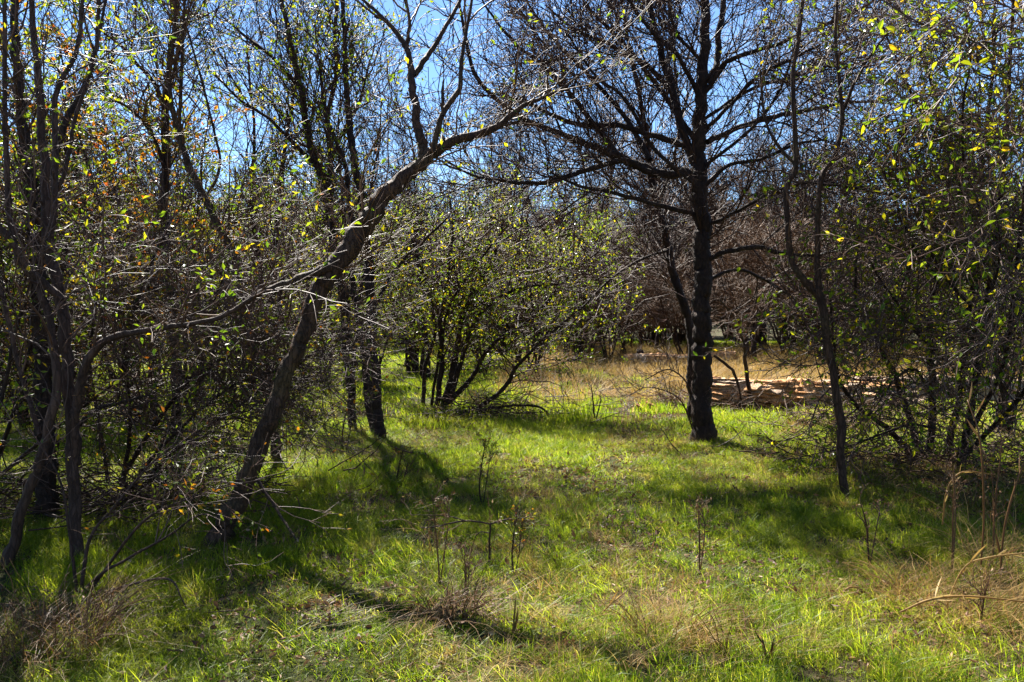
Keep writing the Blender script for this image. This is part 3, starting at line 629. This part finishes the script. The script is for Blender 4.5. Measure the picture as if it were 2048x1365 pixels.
# --- saplings by the log
traced_tree('sapling', 'thin crooked sapling growing in front of the rotten log', 'tree', [
    ('trunk', 12.6, 12.4, [(1520, 850, 12), (1500, 790, 13), (1492, 740, 12), (1490, 690, 11), (1495, 655, 10), (1510, 615, 6), (1516, 570, 4)]),
    ('limb', 12.4, 12.2, [(1491, 695, 7), (1470, 640, 6), (1440, 600, 4)]),
    ('limb', 12.4, 12.8, [(1491, 690, 6), (1530, 640, 5), (1570, 600, 4)]),
    ], M['bark_brown'], M['twig_brown'], None, 27, (30, 160, 500), (.7, .4, .2), (.008, .006, .0045), t0=.3)
traced_tree('sapling', 'little twiggy sapling sprouting at the left foot of the large black trunk', 'tree', [
    ('trunk', 9.9, 9.7, [(1392, 870, 6), (1380, 780, 5), (1340, 740, 4), (1290, 760, 3)]),
    ('stem', 9.9, 9.5, [(1394, 870, 5), (1360, 800, 4), (1300, 775, 3), (1260, 790, 2)]),
    ], M['bark_brown'], M['twig_grey'], None, 28, (26, 120, 360), (.5, .3, .15), (.006, .0045, .0035), t0=.1)

# --- small saplings and dead sticks in the grass
traced_tree('dead_sapling', 'short dead sapling with one long horizontal twig in the centre foreground', 'sapling', [
    ('trunk', 4.9, 4.9, [(979, 1135, 7), (979, 1090, 7), (981, 1048, 6)]),
    ('branch', 4.9, 4.8, [(981, 1048, 5), (930, 1042, 5), (880, 1052, 4), (842, 1056, 3)]),
    ('branch', 4.85, 4.9, [(935, 1043, 4), (890, 1032, 3), (820, 1030, 2)]),
    ('branch', 4.9, 4.9, [(981, 1048, 5), (1010, 1040, 4), (1050, 1035, 3)]),
    ('branch', 4.9, 4.9, [(978, 1066, 4), (955, 1068, 3), (940, 1110, 3)]),
    ], M['bark_grey'], M['twig_brown'], M['litter'], 29, (14, 50, 110), (.25, .14, .07), (.003, .0022, .0016), 30, .03, t0=.2)
for (x0, y0, d, tp, lb, sdn) in [(965, 1015, 6.3, 880, 'dark weedy plant with tiny leaves standing upright behind the dead sapling', 30), (1030, 1160, 4.75, 1010, 'dark weed stalk just right of the dead sapling', 31),
                                 (800, 985, 7.0, 900, 'leafless dark weed stem in the grass left of the centre', 34), (690, 920, 8.6, 800, 'thin dark upright stem in the grass right of the leaning tree', 35)]:
    traced_tree('weed_plant', lb, 'plant', [
        ('stem', d, d, [(x0, y0, 7), (x0 - 6, y0 * .7 + tp * .3, 5), (x0 - 2, y0 * .4 + tp * .6, 4), (x0 + 6, tp, 2)]),
        ('stem', d, d + .1, [(x0 - 1, y0 * .8 + tp * .2, 4), (x0 + 9, (y0 + tp) / 2 + 10, 3), (x0 + 16, tp + 25, 2)]),
        ], M['bark_dark'], M['twig_dark'], M['leaf_mix'], sdn, (24, 90, 150), (.18, .08, .04), (.003, .002, .0015), 170 if sdn < 33 else 30, .022, t0=.3, ang=40)

for (x0, y0, d, tp, lb, sdn, mt) in [
    (1905, 1120, 4.9, 930, 'tall dry brown weed leaning in the right foreground heap', 40, 'twig_brown'), (1985, 1090, 5.1, 880, 'tall dry weed below the middle of the dense bush', 41, 'twig_brown'),
    (1740, 1100, 4.95, 1000, 'thin dark weed stem right of the slender tree foot', 44, 'twig_dark'), (1400, 1130, 4.75, 1010, 'seed-headed dry stem standing on the dark grass band', 45, 'twig_brown'), (880, 1180, 4.5, 990, 'tall tan weed left of the dead sapling', 47, 'twig_brown'),
    (930, 1210, 4.35, 1100, 'forked dry weed rising from the central dead clump', 48, 'twig_brown'),
    (1960, 1250, 4.0, 1150, 'dry weed in front of the right foreground heap', 52, 'twig_brown'), (1190, 850, 11.5, 770, 'thin weed stem in the tall grass before the clearing', 53, 'twig_dark')]:
    lx = (sdn * 37 % 11 - 5) * 4
    traced_tree('weed_plant', lb, 'plant', [
        ('stem', d, d, [(x0, y0, 6), (x0 + lx * .3, y0 * .6 + tp * .4, 5), (x0 + lx, tp, 2.5)]),
        ('stem', d, d + .1, [(x0 + lx * .2, y0 * .75 + tp * .25, 4), (x0 - lx * .4 + 8, y0 * .4 + tp * .6, 3), (x0 - lx, tp + 20, 2)]),
        ], M[mt], M[mt], M['litter'], sdn, (18, 60, 90), (.16, .08, .04), (.003, .002, .0015), 60, .02, t0=.3, ang=42)
print('twig trees done')

# ------------------------------------------------------------------ background trees (prototype + copies)
def proto_tree(name, label, cat, group, seed, h, nst, spread, bark, twigm, leafm, nleaf, lv, Ls, rr, stemr, leafL=.07, up=.12, ang=46, tintp=1., t0=.25):
    rng = np.random.default_rng(seed); th = empty(name, (0, 0, 0), label, cat, group)
    Ps = []; Rs = []
    for i in range(nst):
        a = rng.random() * 6.28; sp = spread * rng.uniform(.4, 1.2); hh = h * rng.uniform(.7, 1.05)
        m = 14; t = np.linspace(0, 1, m)
        w = np.cumsum(rng.normal(0, .05 * h / m * 2.0, (m, 2)), 0)
        bx = rng.normal(0, .08 * (nst > 1), 2)
        P = np.stack([bx[0] + np.cos(a) * sp * t ** 1.2 + w[:, 0], bx[1] + np.sin(a) * sp * t ** 1.2 + w[:, 1], -.08 + hh * t], -1)
        r0 = stemr * rng.uniform(.6, 1.1) if i else stemr
        Rr = r0 * (1 - .85 * t) + .004; Rr = Rr * (1 + .5 * np.exp(-t * 14))
        Ps.append(P); Rs.append(Rr)
        mb = MB(); tubes(mb, P[None], Rr[None], 7, .04, rng); mb.obj('trunk' if i == 0 else 'stem', bark, th)
    P0, R0 = np.array(Ps), np.array(Rs); mb = MB()
    P1, R1 = grow(rng, P0, R0, lv[0], Ls[0], ang, rr[0], rr[1] * .8, 6, t0, 1., .2, up, rf=.7); tubes(mb, P1, R1, 4, capend=False)
    P2, R2 = grow(rng, P1, R1, lv[1], Ls[1], 44, rr[1], rr[2], 4, .1, 1., .22, up * .6); tubes(mb, P2, R2, 3, capend=False)
    P3, R3 = grow(rng, P2, R2, lv[2], Ls[2], 42, rr[2] * 1.1, rr[2] * .7, 3, .1, 1., .22, up * .4); tubes(mb, P3, R3, 3, capend=False)
    mb.obj('twigs', twigm, th, True, None, 'stuff')
    if nleaf:
        C, D = sample(rng, P3, nleaf); D = norm(D + rng.normal(0, .9, D.shape)); m2 = MB(); leafmesh(m2, rng, C, D, leafL * rng.uniform(.6, 1.3, nleaf), .55, False, rng.random(nleaf) ** tintp)
        m2.obj('leaves', leafm, th, False, None, 'stuff')
    return th

used = {}
def place(proto, x, y, rz, s, label=None):
    lab0 = used.setdefault(proto.name + ' label', proto['label']); label = label or lab0
    if proto.name not in used: used[proto.name] = 1; c = proto
    else:
        c = proto.copy(); COL.objects.link(c)
        for ch in proto.children:
            k = ch.copy(); COL.objects.link(k); k.parent = c
    c.location = (x, y, float(gh(x, y))); c.rotation_euler = (0, 0, rz); c.scale = (s, s, s)
    if label: c['label'] = label
    return c

GB = 'trees of the thicket in the background'
far_bare = [proto_tree('bare_tree', 'bare grey-brown tree in the dense thicket far behind the clearing', 'tree', 'bare trees of the far thicket', 50 + i, 7.5, 2 + i % 3, 1.8,
            M['bark_brown'], M['twig_brown'], None, 0, (90, 700, 3600), (2.0, 1.0, .5), (.03, .016, .010), .075, up=.2, t0=.08) for i in range(3)]
far_leaf = [proto_tree('leafy_tree', 'thicket tree with yellowing green leaves, far behind the clearing', 'tree', 'leafy trees of the far thicket', 60 + i, 5.2, 4, 2.0,
            M['bark_dark'], M['twig_dark'], M['leaf_green'], 4200, (70, 560, 2600), (1.6, .8, .42), (.024, .014, .009), .05, .10, up=.08, ang=58, t0=.06) for i in range(2)]
mid_bare = [proto_tree('bare_tree', 'slim bare tree standing in the middle distance behind the front trees', 'tree', 'slim bare trees in the middle distance', 70 + i, 7.0, 1 + i % 2, 1.0,
            M['bark_dark'], M['twig_dark'], None, 0, (50, 380, 1900), (1.7, .8, .38), (.015, .008, .0048), .06, up=.3) for i in range(2)]
mid_leaf = [proto_tree('leafy_shrub', 'bushy leafy shrub with dark stems in the middle distance', 'shrub', 'leafy shrubs in the middle distance', 80 + i, 4.2, 6, 1.7,
            M['bark_dark'], M['twig_dark'], M['leaf_green'], 2700, (60, 440, 2000), (1.2, .65, .32), (.012, .007, .0048), .032, .07, up=.06, ang=58, t0=.12) for i in range(2)]
mid_aut = [proto_tree('autumn_shrub', 'shrub with orange and yellow leaves behind the left trunks', 'shrub', 'orange leaved shrubs behind the left trunks', 90, 4.6, 6, 1.6,
            M['bark_dark'], M['twig_dark'], M['leaf_autumn'], 3600, (60, 420, 1900), (1.2, .65, .32), (.012, .007, .0048), .032, .075, up=.1, ang=55, t0=.12)]
mid_shrub = [proto_tree('bare_shrub', 'bare brown shrub of tangled twigs in the middle distance', 'shrub', 'bare brown shrubs in the middle distance', 95 + i, 4.0, 5, 1.5,
            M['bark_brown'], M['twig_brown'], None, 0, (60, 480, 2600), (1.3, .7, .36), (.016, .010, .0068), .035, up=.1, ang=58, t0=.3) for i in range(2)]
rng = np.random.default_rng(123); rnd = random.Random(5)
placed = []
def free(x, y, d):
    return all((x - a) ** 2 + (y - b) ** 2 > d * d for a, b in placed)
def scatter(protos, n, y0, y1, cond, dmin, s0, s1, slope=.70, marg=1.5):
    c = 0; tries = 0
    while c < n and tries < n * 60:
        tries += 1
        y = y0 + (y1 - y0) * rnd.random(); x = rnd.uniform(-1, 1) * (slope * y + marg)
        if not cond(x, y) or not free(x, y, dmin): continue
        placed.append((x, y)); place(protos[c % len(protos)], x, y, rnd.random() * 6.28, rnd.uniform(s0, s1)); c += 1
px_ = lambda x, y: 1024 + x / y * FPX
place(mid_leaf[0], -4.9, 6.7, 1.0, .85, 'bushy shrub added at the left edge of the picture, shading the bottom left corner')  # added shrub, centred out of view, to throw shade over the lower left
placed.append((-4.9, 6.7))
place(mid_leaf[1], -3.9, 5.3, 1.7, .62, 'small leafy shrub added outside the grey stems to shade the bottom left edge')  # second added shrub out of view, deepens the shade at the lower left
place(mid_leaf[0], 6.3, 10.2, 2., .85, 'leafy shrub behind the dense bush, cut by the right edge of the picture')
scatter(mid_aut, 7, 10.5, 17, lambda x, y: -60 < px_(x, y) < 470, 1.3, .75, 1.1)
scatter(mid_leaf, 13, 13, 22, lambda x, y: px_(x, y) < 830, 1.3, .7, 1.15)
scatter(mid_bare, 13, 12.5, 22, lambda x, y: px_(x, y) < 900, 1.2, .75, 1.1)
scatter(mid_leaf, 5, 17, 26, lambda x, y: 800 < px_(x, y) < 1180, 1.5, .8, 1.0)
scatter(mid_shrub, 11, 21, 30, lambda x, y: 1480 < px_(x, y) < 1950, 1.3, .85, 1.2)
scatter(mid_shrub, 8, 24, 31, lambda x, y: 1150 < px_(x, y) < 1500, 1.3, .7, .9)
scatter(mid_shrub, 5, 15, 24, lambda x, y: 300 < px_(x, y) < 1150, 1.2, .8, 1.2)
scatter(mid_leaf, 7, 15, 24, lambda x, y: px_(x, y) > 1830, 1.5, .8, 1.1)
scatter(far_bare, 22, 30, 37, lambda x, y: px_(x, y) > 900, 1.0, .45, .7)
scatter(far_leaf, 22, 30, 37, lambda x, y: px_(x, y) > 900, 1.0, .6, .8)
scatter(far_bare, 7, 33, 42, lambda x, y: px_(x, y) > 950, 1.6, .95, 1.2)
scatter(mid_bare, 18, 26, 36, lambda x, y: px_(x, y) > 1000, 1.0, 1.0, 1.45)
scatter(far_bare, 50, 30, 50, lambda x, y: True, 1.5, .75, 1.05)
scatter(far_leaf, 44, 27, 46, lambda x, y: True, 1.5, .7, 1.1)
scatter(far_bare, 90, 50, 85, lambda x, y: True, 2.0, .9, 1.2)
print('background done')

ORD = ['leftmost', 'second', 'third', 'fourth', 'fifth', 'sixth', 'seventh', 'eighth', 'ninth', 'tenth', 'eleventh', 'twelfth', 'thirteenth', 'fourteenth', 'fifteenth']
def ordinals(grp, text, textn):
    L = sorted([o for o in bpy.data.objects if o.get('group') == grp and o.users_collection], key=lambda o: o.location.x / o.location.y)
    for i, o in enumerate(L[:15]): o['label'] = (text % 'leftmost') if i == 0 else (textn % ORD[i])
ordinals('orange leaved shrubs behind the left trunks', '%s orange and yellow leaved shrub behind the left trunks', 'orange and yellow leaved shrub behind the left trunks, %s from the left')
for o in list(COL.objects):
    g = o.get('group')
    if g in ('leafy shrubs in the middle distance', 'bare brown shrubs in the middle distance', 'slim bare trees in the middle distance', 'leafy trees of the far thicket', 'bare trees of the far thicket') and 'edge' not in o['label']:
        px = 1024 + o.location.x / o.location.y * FPX
        w = 'left of the leaning tree' if px < 560 else ('just right of the leaning tree' if px < 900 else ('left of the large black trunk' if px < 1380 else ('right of the large black trunk' if px < 1640 else 'behind the dense right bush')))
        o['group'] = g + ', ' + w
        o['label'] = {'leafy shrubs': 'bushy leafy shrub in the middle distance', 'bare brown s': 'bare brown tangled shrub in the middle distance', 'slim bare tr': 'slim bare tree in the middle distance',
                      'leafy trees ': 'leafy yellow-green tree of the far thicket', 'bare trees o': 'bare brown tree of the far thicket'}[g[:12]] + ', ' + w
#ordinals('slim bare trees in the middle distance', '%s slim bare tree of the middle distance row', 'slim bare tree in the middle distance, %s from the left')

# ------------------------------------------------------------------ logs
def log_thing(label, a, b, r0, r1, mats, seed, slabs=0, name='fallen_log', kfine=22, nfine=60, part='log_body'):
    rng = np.random.default_rng(seed); a = np.array(a); b = np.array(b); base = (a + b) / 2; base[2] = float(gh(base[0], base[1]))
    th = empty(name, base, label, 'log')
    t = np.linspace(0, 1, nfine); P = a[None] * (1 - t)[:, None] + b[None] * t[:, None]
    P[:, 2] += .03 * np.sin(t * 9 + seed); P[:, 0:2] += .03 * rng.normal(0, 1, (nfine, 1)) * .3
    r = r0 * (1 - t) + r1 * t; r = r * (1 + .08 * np.sin(t * 23 + seed) + .05 * rng.normal(0, 1, nfine))
    groove = rng.normal(0, 1, kfine); 
    T = norm((b - a)[None])[0]; U = norm(np.cross(T, [0, 0, 1.])[None])[0]; V = np.cross(T, U); an = np.arange(kfine) * 2 * math.pi / kfine
    rad = r[:, None] * (1 + .10 * groove[None, :] + .05 * rng.normal(0, 1, (nfine, kfine)))
    X = P[:, None] + rad[..., None] * (np.cos(an)[None, :, None] * U + np.sin(an)[None, :, None] * V)
    X[0] = P[0] + (X[0] - P[0]) * .5; X[-1] = P[-1] + (X[-1] - P[-1]) * .5
    i = (np.arange(nfine - 1) * kfine)[:, None]; j = np.arange(kfine)[None]; j2 = (j + 1) % kfine
    F = np.stack([i + j, i + j2, i + kfine + j2, i + kfine + j], -1).reshape(-1, 4)
    f3 = [[0, q + 1, q] for q in range(1, kfine - 1)] + [[(nfine - 1) * kfine, (nfine - 1) * kfine + q, (nfine - 1) * kfine + q + 1] for q in range(1, kfine - 1)]
    mb = MB(); mb.add(X, F, f3); mb.obj('log_body', mats[0], th, False, base)
    toc = -U if U[1] > 0 else U                              # the side that faces the clearing's near edge
    for s in range(slabs):
        t0 = rng.uniform(-.02, .88); L_ = rng.uniform(.18, .8) * min(1, r0 * 5); lev = rng.uniform(-.35, 1.02)
        c = a + (b - a) * t0; rr = r0 * (1 - t0) + r1 * t0
        zz = (lev + .12) * rr; out = math.sqrt(max(0, 1 - min(1, lev) ** 2)) * rr * rng.uniform(1.1, 1.55)
        dep = rng.uniform(.45, .85) * rr; th_ = rng.uniform(.05, .16) * rr; m = 8; vs = []
        if lev > .85: out = rng.uniform(-.2, .7) * rr; dep = rng.uniform(.3, .7) * rr; zz = rr * rng.uniform(.95, 1.08) * math.sqrt(max(.2, 1 - (out / rr) ** 2 * .6))
        sl = rng.normal(0, .04); til = rng.uniform(.2, .6) if lev < .85 else rng.uniform(-.1, .2)
        for q in range(m):
            u = q / (m - 1); en = math.sin(max(.06, min(.94, u)) * 3.14) ** .35; o1 = (out + rng.normal(0, .05) * rr) * en + out * 0; o0 = out - dep
            cc = c + T * L_ * u + np.array([0, 0, zz + sl * u * L_ + rng.normal(0, .018) * rr]); k = th_ * (.45 + .55 * en)
            dr = (o1 - o0) * til; vs += [cc + toc * o0 - np.array([0, 0, k]), cc + toc * o1 - np.array([0, 0, dr + k * .6]), cc + toc * o1 - np.array([0, 0, dr]), cc + toc * o0]
        F = []
        for q in range(m - 1):
            for e in range(4): F.append([q * 4 + e, q * 4 + (e + 1) % 4, q * 4 + 4 + (e + 1) % 4, q * 4 + 4 + e])
        F += [[0, 3, 2, 1], [m * 4 - 4, m * 4 - 3, m * 4 - 2, m * 4 - 1]]
        mb = MB(); mb.add(np.array(vs), F); mb.obj('wood_slab', mats[1 + (s % 4 == 0) * (len(mats) > 2)], th, False, base)
    return th
A = at(1395, 790, 12.9); B = at(1800, 795, 12.6)
log_thing('big rotten orange-brown log with split layers lying behind the large black trunk', A, B, .27, .23, [M['rot_wood'], M['rot_wood'], M['grey_wood']], 3, 120)
log_thing('pale grey weathered log running to the right edge behind the dense bush', at(1700, 775, 13.4), at(2120, 775, 12.8), .2, .17, [M['grey_wood'], M['grey_wood']], 4, 14)
log_thing('low pale log slab in the grass at the foot of the rotten log', at(1590, 832, 12.0), at(1770, 835, 12.0), .07, .09, [M['grey_wood'], M['grey_wood']], 5, 6)
log_thing('far dark log lying across the dry clearing left of the large trunk', at(1245, 720, 23), at(1475, 716, 23), .13, .15, [M['rot_wood'], M['grey_wood']], 6, 12)
log_thing('farthest log, a thin pale one at the back left of the clearing', at(1170, 697, 30), at(1225, 695, 30), .1, .1, [M['grey_wood'], M['grey_wood']], 7, 3)
log_thing('short pale fallen branch on the green grass in front of the clearing', at(1248, 768, 16.5), at(1322, 785, 15.6), .05, .09, [M['grey_wood'], M['grey_wood']], 8, 3)
log_thing('small brown rotten branch lying in the path near the clearing', at(1275, 815, 12.6), at(1312, 812, 12.8), .05, .04, [M['rot_wood'], M['rot_wood']], 9, 2)
# stump beside the far log
c = gp(1278, 728); mb = MB(); th = empty('tree_stump', c, 'short dark stump standing against the far dark log', 'stump')
P = np.stack([np.full(8, c[0]) + np.linspace(0, .04, 8), np.full(8, c[1]), np.linspace(-.05, .42, 8)], -1)
tubes(mb, P[None], np.array([[.17, .14, .12, .11, .1, .105, .11, .07]]), 12, .08, rng); mb.obj('wood', M['bark_dark'], th, True, c)
mb = MB()
for q in range(3):
    s = np.array([c[0] + .05 * (q - 1), c[1], .38]); tubes(mb, np.stack([s, s + [.02, 0, .12 + .04 * q]])[None], np.array([[.03, .008]]), 5)
mb.obj('splinters', M['grey_wood'], th, False, c)

# leaning dead branch on log
traced_tree('dead_branch', 'bent dead branch propped on the rotten log beside the large trunk', 'branch', [
    ('branch', 12.3, 12.3, [(1428, 712, 8), (1462, 738, 9), (1475, 765, 8), (1482, 800, 5)]),
    ('branch', 12.3, 12.2, [(1505, 800, 8), (1515, 830, 8), (1528, 862, 5)])], M['bark_brown'], M['twig_brown'], None, 33, (6, 14, 30), (.3, .2, .1), (.006, .005, .004))
# brush heap of twigs by the log
def heap(label, c, n, rad, hh, Lm, r, mat, seed):
    rng = np.random.default_rng(seed); th = empty('brush_pile', c, label, 'brush pile'); mb = MB()
    s = np.stack([rng.normal(0, rad, n), rng.normal(0, rad * .5, n), np.abs(rng.normal(0, hh, n)) + .02], -1) + c
    a = rng.random(n) * 6.28; d = norm(np.stack([np.cos(a), np.sin(a) * .7, rng.normal(0.1, .35, n)], -1)); P = np.zeros((n, 5, 3)); P[:, 0] = s; L_ = Lm * rng.uniform(.4, 1.3, n)
    for k in range(1, 5): P[:, k] = P[:, k - 1] + d * (L_ / 4)[:, None]; d = norm(d + rng.normal(0, .22, (n, 3)))
    P[..., 2] = np.maximum(P[..., 2], .015)
    Rr = r * rng.uniform(.5, 1.3, (n, 1)) * np.linspace(1, .4, 5)[None]; tubes(mb, P, Rr, 4, capend=False)
    mb.obj('sticks', mat, th, True, c, 'stuff')
heap('heap of dead twigs in front of the rotten log, right of the large trunk', gp(1480, 822), 130, .4, .12, .5, .006, M['twig_brown'], 1)
heap('small pile of dead twigs left of the large trunk', gp(1345, 812), 160, .3, .14, .45, .006, M['twig_brown'], 2)
heap('brushwood lying under the dense right bush', gp(1900, 925), 420, .9, .12, .6, .006, M['twig_dark'], 3)
heap('brushwood under the slender tree beside the right bush', gp(1690, 865), 260, .6, .10, .6, .005, M['twig_brown'], 4)
heap('dead twigs tangled below the centre shrub', gp(1010, 830), 260, .7, .18, .7, .006, M['twig_dark'], 5)
heap('dark sticks on the ground between the left trunks', gp(230, 1010), 420, .8, .15, .6, .006, M['twig_dark'], 6)

# ------------------------------------------------------------------ dry clumps
def clump(label, px, py, rad, h, n, mat, seed, w=.005, lean=.5, curl=.8, name='dry_grass_clump'):
    rng = np.random.default_rng(seed); c = gp(px, py); th = empty(name, c, label, 'dry grass')
    mb = MB(); blades(mb, rng, n, rad, h * .3, h, w, lean, curl, 4, c); mb.obj('blades', mat, th, True, c, 'stuff')
    k = max(4, n // 14); mb = MB()
    a = rng.random(k) * 6.28; P = np.zeros((k, 6, 3)); P[:, 0] = c + np.stack([rad * .6 * np.cos(a), rad * .6 * np.sin(a), 0 * a], -1)
    d = norm(np.stack([np.cos(a) * .4, np.sin(a) * .4, np.ones(k)], -1) + rng.normal(0, .2, (k, 3))); L_ = h * rng.uniform(.7, 1.5, k)
    for i in range(1, 6): P[:, i] = P[:, i - 1] + d * (L_ / 5)[:, None]; d = norm(d + rng.normal(0, .2, (k, 3)) + np.stack([np.cos(a) * .2, np.sin(a) * .2, -.12 * np.ones(k)], -1))
    tubes(mb, P, np.full((k, 6), .0022) * np.linspace(1.2, .5, 6), 4, capend=False); mb.obj('stalks', mat, th, True, c, 'stuff')
clump('rust-brown dead grass clump in the centre foreground', 905, 1235, .2, .26, 420, M['rust'], 1, .0032, .9, 1.3)
clump('orange-tan dead grass clump in the foreground right of centre', 1330, 1270, .24, .26, 380, M['straw'], 2, .003, .8, 1.2)
clump('tan stalks standing left of the dead sapling', 868, 1110, .07, .26, 22, M['straw'], 3, .003, .3, .4)
clump('brown dead grass clump at the bottom, right of centre', 1490, 1300, .22, .2, 260, M['rust'], 4, .003, .8, 1.2)
clump('big heap of dry grass in the right foreground', 1930, 1215, .45, .3, 800, M['straw'], 5, .0035, .9, 1.3)
clump('dry grass at the right edge, below the dense bush', 2030, 1120, .4, .42, 420, M['straw'], 6, .0035, .7, 1.2)
clump('small dry clump in the bottom left of centre', 780, 1345, .12, .12, 90, M['rust'], 7, .003)
clump('dry tuft near the right foreground grass', 1640, 1195, .14, .12, 90, M['straw'], 8, .003)
clump('pale dry clump at the bottom right corner', 1800, 1330, .25, .14, 160, M['straw'], 9, .003)
clump('dead grass by the bare soil path', 1240, 1140, .15, .1, 90, M['rust'], 10, .003)
clump('shaded dead tussock in the bottom left corner', 90, 1285, .38, .36, 700, M['rust'], 11, .0035, .8, .9)
clump('tall brown dead weeds under the dense bush', 1930, 1010, .3, .42, 140, M['rust'], 12, .003, .6, .9)
# arching stalks of the right foreground
def arch(label, pts, seed, mat='straw'):
    rng = np.random.default_rng(seed); P = np.array([at(*p[:3]) for p in pts]); base = P[0].copy(); base[2] = float(gh(base[0], base[1]))
    q = catmull(P, 20); r = np.interp(np.linspace(0, 1, 20), np.linspace(0, 1, len(pts)), [p[3] * .7 / 2 / FPX * p[2] for p in pts])
    th = empty('dry_stalk', base, label, 'dry stalk'); mb = MB(); tubes(mb, q[None], r[None], 6, .03, rng); mb.obj('stalk', M[mat], th, True, base)
    mb = MB(); C, D = sample(rng, q[None], 5); blades_ = norm(D + rng.normal(0, .5, D.shape)); leafmesh(mb, rng, C, blades_, rng.uniform(.06, .16, 5), .1, True); mb.obj('dry_leaf', M[mat], th, False, base, 'stuff')
arch('thick pale stalk arching over the dry heap in the right foreground', [(1800, 1225, 4.0, 6), (1860, 1200, 3.95, 7), (1935, 1193, 3.9, 6), (2060, 1205, 3.9, 5)], 1)
arch('long straw stalk lying above the bright grass at the bottom right', [(1720, 1288, 3.75, 4), (1800, 1305, 3.7, 4), (1900, 1325, 3.65, 4), (2060, 1355, 3.6, 4)], 2)
arch('bent dry stalk rising from the soil under the dense bush', [(1885, 1050, 5.2, 5), (1895, 980, 5.2, 6), (1925, 945, 5.2, 5), (1990, 950, 5.2, 3)], 3)
arch('tall tilted reddish stem in front of the dense bush', [(1962, 1130, 4.6, 5), (1968, 1020, 4.6, 6), (1960, 880, 4.6, 5), (1935, 800, 4.7, 3)], 4, 'rust')
arch('dry stalk curving through the heap on the right edge', [(2000, 1150, 4.4, 5), (2010, 1050, 4.4, 6), (2035, 960, 4.4, 5), (2060, 900, 4.4, 4)], 5, 'rust')
arch('upper one of two pale stalks crossing the right dry heap', [(1880, 1245, 4.2, 4), (1925, 1140, 4.2, 4), (1980, 1115, 4.15, 5), (2070, 1105, 4.1, 4)], 6)
arch('little grey stick arched in the right foreground grass', [(1672, 1200, 4.4, 4), (1700, 1175, 4.4, 6), (1730, 1185, 4.4, 6), (1750, 1225, 4.35, 4)], 7)
arch('pale curled stick on the shaded grass to the right', [(1735, 1140, 4.9, 5), (1752, 1152, 4.88, 6), (1758, 1180, 4.8, 4)], 8)
arch('slanted thin stem in the bright grass right of centre', [(1185, 1255, 4.05, 4), (1210, 1220, 4.05, 4), (1250, 1185, 4.05, 3)], 9)
arch('orange broad dry blade standing at the bottom right', [(1540, 1380, 3.5, 8), (1535, 1330, 3.5, 10), (1525, 1280, 3.5, 6)], 10, 'rust')
arch('upright stick poking out of the foreground soil', [(1027, 1310, 3.8, 6), (1027, 1260, 3.8, 7), (1031, 1200, 3.8, 4)], 11)
print('scene done', sum(len(m.polygons) for m in bpy.data.meshes))
